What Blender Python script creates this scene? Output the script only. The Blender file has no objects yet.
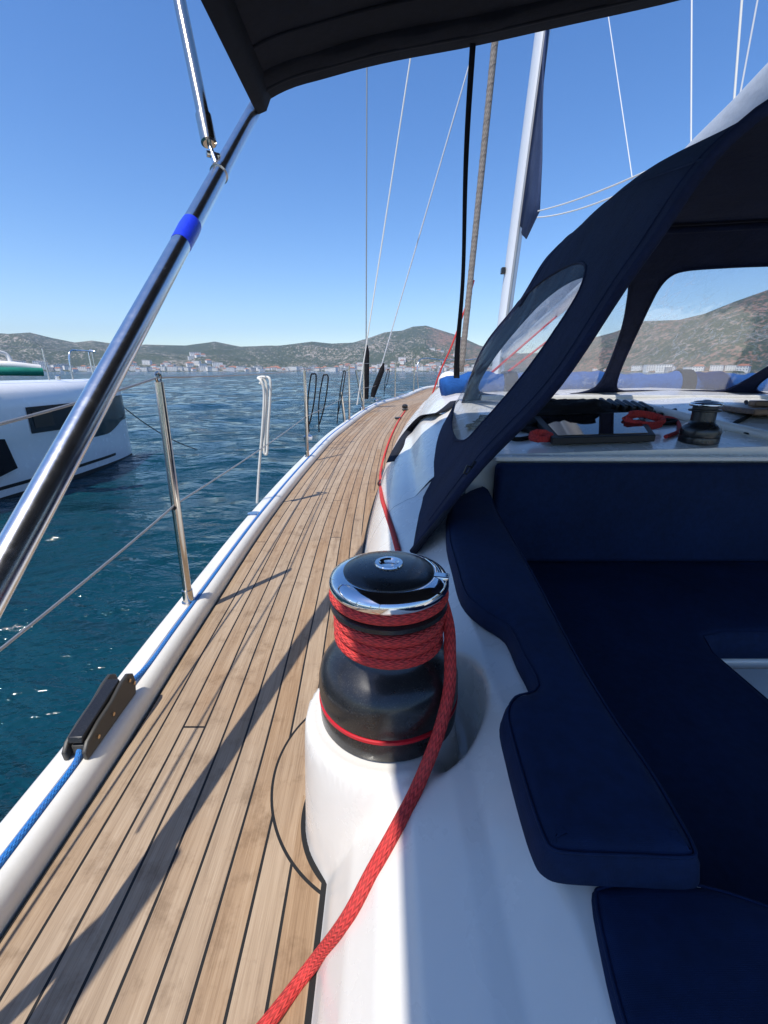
import bpy, math, random
from mathutils import Vector, noise, Matrix, geometry
random.seed(7)
S = bpy.context.scene
COL = S.collection
R = math.radians

# ------------------------------------------------------------------ camera, sky, sun, exposure
FPX = 430.0
PITCH = math.atan(141 / FPX)
CP, SP = math.cos(PITCH), math.sin(PITCH)
cam = bpy.data.cameras.new('camera')
cam.sensor_fit = 'HORIZONTAL'; cam.sensor_width = 36; cam.lens = FPX / 768 * 36
cam.clip_start = 0.02; cam.clip_end = 30000
camo = bpy.data.objects.new('camera', cam); COL.objects.link(camo)
camo.rotation_euler = (math.pi / 2 - PITCH, 0, 0)
S.camera = camo
SUN_EL = R(61.2)
sx, sy = -0.590, -0.807          # horizontal direction towards the sun
W = bpy.data.worlds.new('World'); S.world = W; W.use_nodes = True
nt = W.node_tree
bg = nt.nodes['Background']
sky = nt.nodes.new('ShaderNodeTexSky'); sky.sky_type = 'NISHITA'; sky.sun_disc = False
sky.sun_elevation = SUN_EL; sky.sun_rotation = math.atan2(sx, sy)
sky.altitude = 0; sky.air_density = 1.0; sky.dust_density = 0.3; sky.ozone_density = 2.5
hsv = nt.nodes.new('ShaderNodeHueSaturation'); hsv.inputs['Saturation'].default_value = 1.28; hsv.inputs['Hue'].default_value = .508
nt.links.new(sky.outputs[0], hsv.inputs['Color']); nt.links.new(hsv.outputs[0], bg.inputs[0]); bg.inputs[1].default_value = 0.13
sun = bpy.data.lights.new('sun', 'SUN'); sun.energy = 3.5; sun.angle = R(0.53); sun.color = (1, 0.95, 0.87)
suno = bpy.data.objects.new('sun', sun); COL.objects.link(suno)
tosun = Vector((sx * math.cos(SUN_EL), sy * math.cos(SUN_EL), math.sin(SUN_EL)))
suno.rotation_euler = tosun.to_track_quat('Z', 'Y').to_euler()
suno.location = (-3, -5, 9)
S.view_settings.view_transform = 'Standard'; S.view_settings.look = 'None'
S.view_settings.exposure = 0.6; S.view_settings.gamma = 1
S.render.engine = 'CYCLES'
S.cycles.max_bounces = 8; S.cycles.transparent_max_bounces = 16; S.cycles.volume_bounces = 0

# ------------------------------------------------------------------ survey helpers
def P(u, v, Y=None, Z=None, X=None, d=None):
    x = (u - 384) / FPX; y = (512 - v) / FPX
    D = Vector((x, CP + y * SP, -SP + y * CP))
    if d is None:
        d = Y / D.y if Y is not None else Z / D.z if Z is not None else X / D.x
    return D * d
def proj(p):
    dep = p[1] * CP - p[2] * SP; up = p[1] * SP + p[2] * CP
    dep = max(dep, 1e-3)
    return (384 + FPX * p[0] / dep, 512 - FPX * up / dep)
def interp(keys, t):
    if t <= keys[0][0]: return keys[0][1]
    for (a, va), (b, vb) in zip(keys, keys[1:]):
        if t <= b:
            f = (t - a) / (b - a)
            if isinstance(va, tuple): return tuple(p * (1 - f) + q * f for p, q in zip(va, vb))
            return va * (1 - f) + vb * f
    return keys[-1][1]
def smooth(keys, t):               # cubic hermite through keys
    n = len(keys)
    if t <= keys[0][0]: i = 0; t = keys[0][0]
    elif t >= keys[-1][0]: i = n - 2; t = keys[-1][0]
    else:
        i = max(k for k in range(n - 1) if keys[k][0] <= t)
    def val(k):
        v = keys[k][1]; return Vector(v) if isinstance(v, tuple) else v
    def tan(k):
        a = max(k - 1, 0); b = min(k + 1, n - 1)
        return (val(b) - val(a)) / (keys[b][0] - keys[a][0])
    h = keys[i + 1][0] - keys[i][0]; f = (t - keys[i][0]) / h
    return (val(i) * (2*f**3 - 3*f*f + 1) + tan(i) * (h * (f**3 - 2*f*f + f))
            + val(i + 1) * (-2*f**3 + 3*f*f) + tan(i + 1) * (h * (f**3 - f*f)))
def sstep(a, b, x):
    t = min(1, max(0, (x - a) / (b - a))); return t * t * (3 - 2 * t)
def catmull(pts, per=8, closed=False):
    pts = [Vector(p) for p in pts]; n = len(pts); out = []
    for i in range(n if closed else n - 1):
        if closed: a, b, c, d = pts[(i-1) % n], pts[i], pts[(i+1) % n], pts[(i+2) % n]
        else: a, b, c, d = pts[max(i-1, 0)], pts[i], pts[i+1], pts[min(i+2, n-1)]
        for k in range(per):
            t = k / per
            out.append(0.5 * ((2*b) + (c-a)*t + (2*a-5*b+4*c-d)*t*t + (-a+3*b-3*c+d)*t**3))
    if not closed: out.append(pts[-1].copy())
    return out

# ------------------------------------------------------------------ materials
M = {}
def mat(name, color=(.5, .5, .5), rough=.5, metal=0, spec=None, coat=0, **kw):
    m = bpy.data.materials.new(name); m.use_nodes = True
    b = m.node_tree.nodes['Principled BSDF']
    b.inputs['Base Color'].default_value = (*color, 1); b.inputs['Roughness'].default_value = rough
    b.inputs['Metallic'].default_value = metal
    if spec is not None: b.inputs['Specular IOR Level'].default_value = spec
    if coat: b.inputs['Coat Weight'].default_value = coat; b.inputs['Coat Roughness'].default_value = .08
    M[name] = m
    return m, m.node_tree, b
def N(t, kind, **kw):
    n = t.nodes.new(kind)
    for k, v in kw.items():
        if k in n.inputs: n.inputs[k].default_value = v
        else: setattr(n, k, v)
    return n
def math_(t, op, a, b=None, c=None, clamp=False):
    n = t.nodes.new('ShaderNodeMath'); n.operation = op; n.use_clamp = clamp
    for i, x in enumerate((a, b, c)):
        if x is None: continue
        if isinstance(x, (int, float)): n.inputs[i].default_value = x
        else: t.links.new(x, n.inputs[i])
    return n.outputs[0]
def ramp(t, fac, stops):
    r = t.nodes.new('ShaderNodeValToRGB'); e = r.color_ramp.elements
    while len(e) < len(stops): e.new(.5)
    for k, (p, c) in zip(e, stops): k.position = p; k.color = (*c, 1) if len(c) == 3 else c
    t.links.new(fac, r.inputs[0]); return r.outputs[0]
def mixc(t, fac, a, b, mode='MIX'):
    n = t.nodes.new('ShaderNodeMix'); n.data_type = 'RGBA'; n.blend_type = mode
    for i, x in ((0, fac), (6, a), (7, b)):
        if isinstance(x, (int, float)): n.inputs[i].default_value = x
        elif isinstance(x, tuple): n.inputs[i].default_value = (*x, 1)
        else: t.links.new(x, n.inputs[i])
    return n.outputs[2]
def bump(t, b, h, strength=.3, dist=.002):
    n = t.nodes.new('ShaderNodeBump'); n.inputs['Strength'].default_value = strength
    n.inputs['Distance'].default_value = dist; t.links.new(h, n.inputs['Height'])
    t.links.new(n.outputs[0], b.inputs['Normal']); return n
def coords(t, scale=(1, 1, 1), kind='Object', rot=(0, 0, 0)):
    c = t.nodes.new('ShaderNodeTexCoord'); mp = t.nodes.new('ShaderNodeMapping')
    mp.inputs['Scale'].default_value = scale; mp.inputs['Rotation'].default_value = rot
    t.links.new(c.outputs[kind], mp.inputs[0]); return mp.outputs[0]
def noise_(t, vec, scale, detail=4, rough=.5, out='Fac'):
    n = N(t, 'ShaderNodeTexNoise'); n.inputs['Scale'].default_value = scale
    n.inputs['Detail'].default_value = detail; n.inputs['Roughness'].default_value = rough
    t.links.new(vec, n.inputs['Vector']); return n.outputs[out]

# gelcoat
def gel(name, col, rough=.22, dirt=.06):
    m, t, b = mat(name, col, rough, coat=.3)
    g = t.nodes.new('ShaderNodeNewGeometry')
    n1 = noise_(t, g.outputs['Position'], 7, 6, .6); n2 = noise_(t, g.outputs['Position'], 60, 5, .7)
    f = math_(t, 'MULTIPLY_ADD', n1, .6, math_(t, 'MULTIPLY', n2, .4))
    dk = tuple(c * (1 - dirt * 3) for c in col)
    t.links.new(ramp(t, f, [(.35, dk), (.55, col)]), b.inputs['Base Color'])
    t.links.new(math_(t, 'MULTIPLY_ADD', n1, .25, rough - .08), b.inputs['Roughness'])
    bump(t, b, n1, .05, .004)
    return m
gel('gelcoat', (.74, .71, .65), .22, .008); gel('gelcoat_rail', (.74, .71, .65), .3, .03)
gel('hull_white', (.8, .8, .8), .2, .01)
gel('rail_lip', (.72, .69, .62), .35, .03)
# fabrics
def fabric(name, col, rough=.85, weave=1400, wrinkle=.5, wscale=6, sheen=.0, fade=1.25):
    m, t, b = mat(name, col, rough)
    b.inputs['Sheen Weight'].default_value = sheen; b.inputs['Sheen Roughness'].default_value = .5
    b.inputs['Specular IOR Level'].default_value = .25
    v = coords(t)
    w = N(t, 'ShaderNodeTexWave'); w.inputs['Scale'].default_value = weave / 6.28; t.links.new(v, w.inputs['Vector'])
    w.bands_direction = 'X'
    w2 = N(t, 'ShaderNodeTexWave'); w2.inputs['Scale'].default_value = weave / 6.28; t.links.new(v, w2.inputs['Vector'])
    w2.bands_direction = 'Y'
    n1 = noise_(t, v, wscale, 5, .55); n3 = noise_(t, v, wscale * 14, 4, .6)
    h = math_(t, 'ADD', math_(t, 'MULTIPLY', n1, 1.0), math_(t, 'MULTIPLY', math_(t, 'ADD', w.outputs['Fac'], w2.outputs['Fac']), .012))
    bump(t, b, h, wrinkle, .03)
    lt = tuple(c * fade for c in col); dk = tuple(c * (2 - fade) for c in col)
    t.links.new(ramp(t, math_(t, 'MULTIPLY_ADD', n3, .5, math_(t, 'MULTIPLY', n1, .5)), [(.35, dk), (.65, lt)]), b.inputs['Base Color'])
    return m
fabric('cushion_navy', (.0045, .0155, .054), wrinkle=.35, wscale=4)
fabric('canvas_navy', (.008, .014, .044), wrinkle=1.0, wscale=7)
fabric('canvas_dark', (.007, .009, .017), wrinkle=.5, wscale=3)
fabric('canvas_blue', (.014, .085, .30), wrinkle=.9, wscale=9)
fabric('webbing', (.012, .014, .022), wrinkle=.2, weave=3000)
fabric('black_cloth', (.008, .008, .01), wrinkle=.9, wscale=14)
fabric('sail_cloth', (.035, .055, .12), wrinkle=.5, wscale=3)
fabric('boom_cover', (.36, .40, .46), wrinkle=.5, wscale=5, fade=1.08)
fabric('green_cloth', (.01, .17, .12), wrinkle=.3)
# metals and plastics
def steel(name, col=(.62, .62, .61), rough=.1):
    m, t, b = mat(name, col, rough, 1)
    v = coords(t, (1, 1, 1)); n1 = noise_(t, v, 40, 6, .7); n2 = noise_(t, v, 9, 3, .5)
    t.links.new(math_(t, 'ADD', math_(t, 'MULTIPLY', math_(t, 'SUBTRACT', n1, .5, clamp=True), .3), rough), b.inputs['Roughness'])
    t.links.new(ramp(t, n1, [(.3, tuple(c * .93 for c in col)), (.6, col)]), b.inputs['Base Color'])
    return m
steel('steel', (.76, .76, .75), .21); steel('steel_warm', (.60, .55, .47), .16); steel('chrome', (.75, .75, .75), .05)
mat('wire', (.42, .40, .37), .4, .7); mat('wire_light', (.62, .62, .62), .5); mat('rope_white', (.68, .66, .6), .8)
m, t, b = mat('black_plastic', (.012, .012, .013), .32)
v = coords(t); n1 = noise_(t, v, 25, 6, .65); n2 = noise_(t, v, 350, 3, .6)
t.links.new(math_(t, 'MULTIPLY_ADD', n1, .3, .2), b.inputs['Roughness']); bump(t, b, n2, .12, .0006)
t.links.new(ramp(t, n2, [(.5, (.012, .012, .013)), (.8, (.05, .048, .045))]), b.inputs['Base Color'])
m, t, b = mat('winch_black', (.012, .012, .013), .28, coat=.25)
v = coords(t); n1 = noise_(t, v, 30, 6, .65); n2 = noise_(t, v, 500, 2, .5)
t.links.new(math_(t, 'MULTIPLY_ADD', n1, .25, .17), b.inputs['Roughness'])
t.links.new(ramp(t, n2, [(.55, (.012, .012, .013)), (.78, (.06, .056, .05))]), b.inputs['Base Color'])
mat('black_gloss', (.006, .006, .008), .04); mat('rubber', (.006, .006, .006), .6)
mat('jammer_grey', (.045, .042, .036), .45); mat('brass', (.7, .5, .3), .3, 1)
mat('red_ring', (.5, .01, .02), .35); mat('mast_alloy', (.66, .68, .70), .42, .15)
m, t, b = mat('blue_tape', (.02, .05, .72), .25); bump(t, b, noise_(t, coords(t), 60, 4), .5, .004)
# braided ropes (u round the rope, v along it)
def rope_mat(name, col, fleck=None, rough=.75):
    m, t, b = mat(name, col, rough); b.inputs['Specular IOR Level'].default_value = .2
    uv = t.nodes.new('ShaderNodeTexCoord'); sp = t.nodes.new('ShaderNodeSeparateXYZ'); t.links.new(uv.outputs['UV'], sp.inputs[0])
    u8 = math_(t, 'MULTIPLY', sp.outputs[0], 2 * math.pi * 8); vv = math_(t, 'MULTIPLY', sp.outputs[1], 2 * math.pi * 4.2)
    u5 = math_(t, 'MULTIPLY', sp.outputs[0], 9)
    tri = math_(t, 'ABSOLUTE', math_(t, 'SUBTRACT', math_(t, 'FRACT', u5), .5))
    ph = math_(t, 'ADD', math_(t, 'MULTIPLY', sp.outputs[1], 2*math.pi*4.6), math_(t, 'MULTIPLY', tri, 7.5))
    h = math_(t, 'MULTIPLY', math_(t, 'MULTIPLY_ADD', math_(t, 'SINE', ph), .5, .5), math_(t, 'MULTIPLY_ADD', math_(t, 'ABSOLUTE', math_(t, 'SINE', math_(t, 'MULTIPLY', u5, 2*math.pi))), .35, .65))
    g = t.nodes.new('ShaderNodeNewGeometry'); n = noise_(t, g.outputs['Position'], 900, 2); n2 = noise_(t, g.outputs['Position'], 30, 3)
    dk = tuple(x * .66 for x in col); lt = fleck or tuple(min(1, x * 1.25) for x in col)
    f = math_(t, 'ADD', h, math_(t, 'MULTIPLY', math_(t, 'SUBTRACT', n, .5), .5))
    t.links.new(mixc(t, math_(t, 'MULTIPLY', n2, .2 if max(col) > .1 else 0), ramp(t, f, [(.0, dk), (.35, col), (1, lt)]), (.35, .2, .16)), b.inputs['Base Color'])
    bump(t, b, h, .9, .002)
rope_mat('rope_red', (.62, .042, .040)); rope_mat('rope_blue', (.01, .21, .62)); rope_mat('rope_wrap', (.21, .195, .17))
rope_mat('rope_black', (.01, .01, .01))
# clear vinyl
m, t, b = mat('vinyl', (.9, .9, .9), .1)
t.nodes.remove(b); out = t.nodes['Material Output']
tr = N(t, 'ShaderNodeBsdfTransparent'); tr.inputs[0].default_value = (.90, .92, .94, 1)
gl = N(t, 'ShaderNodeBsdfGlossy'); gl.inputs['Roughness'].default_value = .12
df = N(t, 'ShaderNodeBsdfTranslucent'); df.inputs[0].default_value = (.8, .82, .85, 1)
df2 = N(t, 'ShaderNodeBsdfDiffuse'); df2.inputs[0].default_value = (.8, .82, .85, 1)
v = coords(t, (1.3, 1.3, .5), rot=(.4, .5, .3)); nz = noise_(t, v, 4, 3, .5)
v2 = coords(t, (5, 5, .55), rot=(.1, .75, .1)); nv = noise_(t, v2, 2.2, 2, .5)
bm = N(t, 'ShaderNodeBump'); bm.inputs['Strength'].default_value = .25; bm.inputs['Distance'].default_value = .04; t.links.new(nz, bm.inputs['Height'])
t.links.new(bm.outputs[0], gl.inputs['Normal'])
fr = N(t, 'ShaderNodeFresnel'); fr.inputs[0].default_value = 1.4; t.links.new(bm.outputs[0], fr.inputs['Normal'])
mx = N(t, 'ShaderNodeMixShader'); t.links.new(math_(t, 'MULTIPLY', fr.outputs[0], .25), mx.inputs[0]); t.links.new(tr.outputs[0], mx.inputs[1]); t.links.new(gl.outputs[0], mx.inputs[2])
dd = N(t, 'ShaderNodeMixShader'); dd.inputs[0].default_value = .5; t.links.new(df.outputs[0], dd.inputs[1]); t.links.new(df2.outputs[0], dd.inputs[2])
mx2 = N(t, 'ShaderNodeMixShader')
streak = math_(t, 'MULTIPLY', math_(t, 'POWER', math_(t, 'SUBTRACT', 1, math_(t, 'MULTIPLY', math_(t, 'ABSOLUTE', math_(t, 'SUBTRACT', nv, .5)), 22, clamp=True)), 2), ramp(t, noise_(t, coords(t), 2.2, 3), [(.45, (0, 0, 0)), (.65, (1, 1, 1))]))
t.links.new(math_(t, 'MULTIPLY_ADD', streak, .35, .003), mx2.inputs[0])
t.links.new(mx.outputs[0], mx2.inputs[1]); t.links.new(dd.outputs[0], mx2.inputs[2]); t.links.new(mx2.outputs[0], out.inputs[0])

# ------------------------------------------------------------------ mesh helpers
class MB:
    def __init__(s): s.v = []; s.f = []; s.uv = []; s.mi = []
    def add(s, vs, fs, uvs=None, mi=0):
        o = len(s.v); s.v += [tuple(x) for x in vs]
        for i, f in enumerate(fs):
            s.f.append(tuple(o + k for k in f)); s.mi.append(mi)
            s.uv.append(uvs[i] if uvs else [(0, 0)] * len(f))
        return s
    def tube(s, path, r, n=10, closed=False, caps=True, mi=0):
        path = [Vector(p) for p in path]; m = len(path)
        rr = r if isinstance(r, (list, tuple)) else [r] * m
        up = None; rings = []; L = 0; ls = []
        for i, p in enumerate(path):
            if closed: d = path[(i+1) % m] - path[i-1]
            else: d = path[min(i+1, m-1)] - path[max(i-1, 0)]
            d = d.normalized() if d.length > 1e-9 else Vector((0, 0, 1))
            if up is None:
                a = Vector((0, 0, 1)) if abs(d.z) < .9 else Vector((1, 0, 0))
                up = (a - d * a.dot(d)).normalized()
            else: up = (up - d * up.dot(d)).normalized()
            sd = d.cross(up)
            rings.append([p + (up * math.cos(2*math.pi*k/n) + sd * math.sin(2*math.pi*k/n)) * rr[i] for k in range(n)])
            if i: L += (path[i] - path[i-1]).length
            ls.append(L / (2 * math.pi * max(rr)))
        vs = [q for ring in rings for q in ring]; fs = []; uvs = []
        for i in range(m if closed else m - 1):
            j = (i + 1) % m; l1 = ls[j] if j else L / (2*math.pi*max(rr)) + 1
            for k in range(n):
                k2 = (k + 1) % n
                fs.append((i*n+k, i*n+k2, j*n+k2, j*n+k))
                uvs.append([(k/n, ls[i]), ((k+1)/n, ls[i]), ((k+1)/n, l1), (k/n, l1)])
        if caps and not closed:
            fs.append(tuple(range(n))[::-1]); uvs.append([(0, 0)] * n)
            fs.append(tuple((m-1)*n + k for k in range(n))); uvs.append([(0, 0)] * n)
        return s.add(vs, fs, uvs, mi)
    def box(s, c, size, rot=None, mi=0):
        c = Vector(c); h = Vector(size) / 2
        vs = [Vector((x*h.x, y*h.y, z*h.z)) for x in (-1, 1) for y in (-1, 1) for z in (-1, 1)]
        if rot is not None: vs = [rot @ q for q in vs]
        return s.add([c + q for q in vs], [(0,1,3,2),(4,6,7,5),(0,4,5,1),(2,3,7,6),(0,2,6,4),(1,5,7,3)], None, mi)
    def lathe(s, prof, c=(0, 0, 0), n=48, mi=0):
        vs = []; fs = []
        for (r, z) in prof:
            for k in range(n):
                a = 2*math.pi*k/n; vs.append((c[0]+r*math.cos(a), c[1]+r*math.sin(a), c[2]+z))
        for i in range(len(prof)-1):
            for k in range(n):
                k2 = (k+1) % n; fs.append((i*n+k, i*n+k2, (i+1)*n+k2, (i+1)*n+k))
        if prof[0][0] > 1e-6: fs.append(tuple(range(n))[::-1])
        if prof[-1][0] > 1e-6: fs.append(tuple((len(prof)-1)*n+k for k in range(n)))
        return s.add(vs, fs, None, mi)
    def grid(s, rows, uvs=None, mi=0, flip=False):
        n = len(rows[0]); vs = [q for r in rows for q in r]; fs = []; uu = []
        for i in range(len(rows)-1):
            for j in range(n-1):
                idx = [(i, j), (i, j+1), (i+1, j+1), (i+1, j)]
                if flip: idx = idx[::-1]
                fs.append(tuple(a*n+b for a, b in idx))
                if uvs: uu.append([uvs[a][b] for a, b in idx])
        return s.add(vs, fs, uu if uvs else None, mi)
    def prism(s, outline, z0, z1, mi=0):
        n = len(outline)
        vs = [(p[0], p[1], z0) for p in outline] + [(p[0], p[1], z1) for p in outline]
        fs = [tuple(range(n))[::-1], tuple(range(n, 2*n))] + [(i, (i+1) % n, n+(i+1) % n, n+i) for i in range(n)]
        return s.add(vs, fs, None, mi)
    def build(s, name, mats, parent=None, angle=40, bevel=0, solid=0, base=None, smooth=True):
        me = bpy.data.meshes.new(name)
        o = bpy.data.objects.new(name, me); COL.objects.link(o)
        off = Vector((0, 0, 0))
        if parent is not None:
            r = parent
            while r is not None: off = off + r.location; r = r.parent
            o.parent = parent
        elif base is not None: off = Vector(base); o.location = base
        me.from_pydata([tuple(Vector(q) - off) for q in s.v], [], s.f)
        if not isinstance(mats, (list, tuple)): mats = [mats]
        for m_ in mats: me.materials.append(M[m_])
        uvl = me.uv_layers.new(name='UVMap'); k = 0
        flat = [c for fu in s.uv for uv in fu for c in uv]
        if len(flat) == 2 * len(me.loops): uvl.data.foreach_set('uv', flat)
        if len(mats) > 1: me.polygons.foreach_set('material_index', s.mi)
        me.update()
        if smooth:
            me.polygons.foreach_set('use_smooth', [True] * len(me.polygons))
            me.set_sharp_from_angle(angle=R(angle))
        if solid:
            md = o.modifiers.new('solid', 'SOLIDIFY'); md.thickness = solid; md.offset = 0
        if bevel:
            md = o.modifiers.new('bevel', 'BEVEL'); md.width = bevel; md.segments = 3; md.limit_method = 'ANGLE'; md.angle_limit = R(35)
        return o
def tag(o, label=None, cat=None, group=None, kind=None):
    if label: o['label'] = label
    if cat: o['category'] = cat
    if group: o['group'] = group
    if kind: o['kind'] = kind
    return o
def thing(name, loc, label, cat, group=None):
    o = bpy.data.objects.new(name, None); COL.objects.link(o); o.location = loc; o.empty_display_size = .05
    return tag(o, label, cat, group)
def copy_tree(o, parent=None):
    c = o.copy(); COL.objects.link(c); c.parent = parent
    for ch in list(o.children): copy_tree(ch, c)
    return c
def rope(name, pts, r, m, label, cat='rope', per=8, n=10, group=None):
    path = catmull(pts, per); base = path[0]
    o = MB().tube(path, r, n).build(name, m, base=base)
    return tag(o, label, cat, group)
def wire(name, a, b, r, m, label, cat='rigging line', sag=0, group=None):
    a, b = Vector(a), Vector(b); pts = [a.lerp(b, k/12) - Vector((0, 0, sag*4*(k/12)*(1-k/12))) for k in range(13)]
    return tag(MB().tube(pts, r, 8).build(name, m, base=a), label, cat, group)

XC = 2.0            # the yacht's centreline
WATER = -2.1
def zdeck(Y): return -0.85 + (0.0024 * Y * Y if Y > 0 else 0)
def zrail(Y): return zdeck(Y) + .052
# outer edge of the port rail
edge_px = [(42, 768), (161, 620), (250, 512), (300, 459), (333, 429), (374, 403), (402, 395)]
ek = [(-6, -.55), (-3, -.66), (-1, -.70)]
for u, v in edge_px:
    Y = 3
    for _ in range(30):
        p = P(u, v, Z=zrail(Y)); Y = .5 * Y + .5 * p.y
    ek.append((p.y, p.x))
ek += [(12.6, 1.15), (13.4, 1.85)]
def xedge(Y): return smooth(ek, Y)
def xin(Y): return xedge(Y) + .113
xb_k = [(-6, -.085), (1.9, -.095), (3.0, -.04), (4.5, .13), (6.5, .42), (9.0, .78), (10.6, 1.1)]
def xbase(Y): return smooth(xb_k, Y)
WX, WY = .008, .64      # winch axis

# ------------------------------------------------------------------ water
m, t, b = mat('sea', (.004, .05, .08), .06)
b.inputs['IOR'].default_value = 1.33
g = t.nodes.new('ShaderNodeNewGeometry')
mp = N(t, 'ShaderNodeMapping'); t.links.new(g.outputs['Position'], mp.inputs[0]); mp.inputs['Rotation'].default_value = (0, 0, .5); mp.inputs['Scale'].default_value = (1, 1.7, 1)
a1 = noise_(t, mp.outputs[0], .35, 3, .5); a2 = noise_(t, mp.outputs[0], 1.3, 4, .55); a3 = noise_(t, mp.outputs[0], 5.5, 4, .6)
big = noise_(t, g.outputs['Position'], .012, 3, .5)
h = math_(t, 'ADD', math_(t, 'ADD', math_(t, 'MULTIPLY', a1, .75), math_(t, 'MULTIPLY', a2, .22)), math_(t, 'MULTIPLY', a3, .035))
bump(t, b, h, 1.0, 1.0)
t.links.new(ramp(t, big, [(.35, (.002, .029, .045)), (.65, (.003, .046, .064))]), b.inputs['Base Color'])
angs = [R(a_) for a_ in [-80 + .27*k for k in range(593)]] + [R(a_) for a_ in range(84, 281, 4)]
rows = []; rad = .6
def wave(x, y, rd):
    def nn(s_, z, w): return noise.noise(Vector((x*s_*(.9) + y*s_*.35, (y*.9 - x*.35)*s_*w, z))) 
    f = 1 - sstep(250, 600, rd)
    if f <= 0: return 0
    h_ = .17*nn(.16, 1, 1.3)
    if rd < 250: h_ += .11*nn(.42, 7, 1.4)*(1 - sstep(120, 250, rd))
    if rd < 90: h_ += .055*nn(1.05, 13, 1.4)*(1 - sstep(40, 90, rd))
    return h_*f
while rad < 12500:
    rows.append([(rad*math.sin(a_), rad*math.cos(a_), WATER + wave(rad*math.sin(a_), rad*math.cos(a_), rad)) for a_ in angs])
    rad *= 1.021 if rad < 700 else 1.15
wm = MB(); wm.grid(rows)
tag(wm.build('water', 'sea'), 'dark blue rippled sea of the bay', None, None, 'structure')

# ------------------------------------------------------------------ hills
far_px = [(-300, 338), (-150, 330), (0, 335), (30, 333), (50, 338), (75, 343), (92, 341), (125, 346), (145, 345), (185, 346), (215, 342), (240, 347), (280, 346),
          (312, 342), (332, 344), (353, 343), (370, 338), (384, 333), (402, 331), (413, 327), (426, 326), (442, 331), (458, 336), (480, 346), (520, 354),
          (550, 353), (566, 350), (584, 341), (614, 333), (644, 322), (679, 321), (704, 315), (734, 303), (768, 291), (830, 282), (1000, 270), (1400, 280)]
def azel(u, v):
    x = (u-384)/FPX; y = (512-v)/FPX; D = (x, CP+y*SP, -SP+y*CP); hh = math.hypot(D[0], D[1])
    return math.atan2(D[0], D[1]), D[2]/hh
elk = [azel(u, v) for u, v in far_px]
elk = [(-2.2, .06), (-1.4, .07)] + [k for k in elk if k[0] > -1.3] + [(1.5, .16), (2.2, .08)]
def rs(az): return 1750 - 950 * sstep(.16, .62, az)
def rr_(az): return 2900 - 1600 * sstep(.16, .62, az)
def hill(az, t, x, y):
    e = interp(elk, az); H = e * rr_(az)
    n = noise.fractal(Vector((x/420, y/420, .3)), 1.0, 2.0, 5)
    rg = 1 - abs(noise.fractal(Vector((x/650, y/650, 4.1)), 1.0, 2.0, 4)) * 2.0
    if t <= 1:
        s = .10 * t + .90 * sstep(.0, 1.25, t) / sstep(0, 1.25, 1)
        k = math.sin(min(t, 1) * math.pi)
        return WATER - .6 + (H + 3) * s + k * (n * .20 + (rg - .5) * .24) * H * sstep(0, .25, t) + 2.2 * sstep(0, .015, t)
    return WATER + H * (1 - .9 * sstep(1, 1.9, t))
rows = []
NA = 1500
ts = [0] + [(.003 + .997 * (k/70)**1.15) for k in range(71)] + [1.06, 1.15, 1.3, 1.5, 1.8]
for i in range(NA + 1):
    az = -1.75 + 3.5 * i / NA
    row = []
    for tt in ts:
        r = rs(az) + (rr_(az) - rs(az)) * tt + 25 * noise.noise(Vector((az*30, 0, 1))) * (1 if tt < .9 else 0)
        x, y = r*math.sin(az), r*math.cos(az)
        row.append((x, y, hill(az, tt, x, y) if tt > 0 else WATER - 2))
    rows.append(row)
m, t, b = mat('hillside', (.1, .1, .05), .95); b.inputs['Specular IOR Level'].default_value = .1
g = t.nodes.new('ShaderNodeNewGeometry'); pos = g.outputs['Position']
n1 = noise_(t, pos, .004, 5, .6); n2 = noise_(t, pos, .045, 7, .72)
vo = N(t, 'ShaderNodeTexVoronoi'); vo.inputs['Scale'].default_value = .16; t.links.new(pos, vo.inputs['Vector'])
vo2 = N(t, 'ShaderNodeTexVoronoi'); vo2.inputs['Scale'].default_value = .08; t.links.new(pos, vo2.inputs['Vector'])
soil = ramp(t, n2, [(.3, (.19, .15, .11)), (.5, (.30, .25, .19)), (.7, (.46, .42, .37))])
# reddish bare earth high on the nearer hill
sp = N(t, 'ShaderNodeSeparateXYZ'); t.links.new(pos, sp.inputs[0])
near = math_(t, 'MULTIPLY', math_(t, 'SUBTRACT', sp.outputs[0], 150), .005, clamp=True)
soil = mixc(t, math_(t, 'MULTIPLY', near, ramp(t, n1, [(.40, (.35, .35, .35)), (.55, (1, 1, 1))])), soil, (.27, .15, .095))
gr = ramp(t, noise_(t, pos, .2, 3), [(.3, (.035, .052, .022)), (.7, (.085, .10, .045))])
cover = math_(t, 'ADD', math_(t, 'ADD', math_(t, 'MULTIPLY', vo.outputs['Distance'], .55), math_(t, 'MULTIPLY', vo2.outputs['Distance'], .25)), math_(t, 'MULTIPLY', math_(t, 'SUBTRACT', n2, .5), 1.1))
bare = math_(t, 'ADD', cover, math_(t, 'MULTIPLY', math_(t, 'SUBTRACT', n1, .5), .9))
bare = math_(t, 'ADD', bare, math_(t, 'MULTIPLY', near, .10))
t.links.new(mixc(t, ramp(t, bare, [(.47, (0, 0, 0)), (.66, (1, 1, 1))]), gr, soil), b.inputs['Base Color'])
bump(t, b, math_(t, 'ADD', n2, math_(t, 'MULTIPLY', vo.outputs['Distance'], -.3)), .7, 14)
tag(MB().grid(rows, flip=True).build('hills', 'hillside', angle=180), 'scrub covered hills and mountain round the bay', None, None, 'structure')

# ------------------------------------------------------------------ the yacht we stand on
yacht = thing('sailing_yacht', (XC, 0, WATER), 'white sailing yacht with teak side deck seen from its own cockpit', 'sailing yacht')

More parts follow.
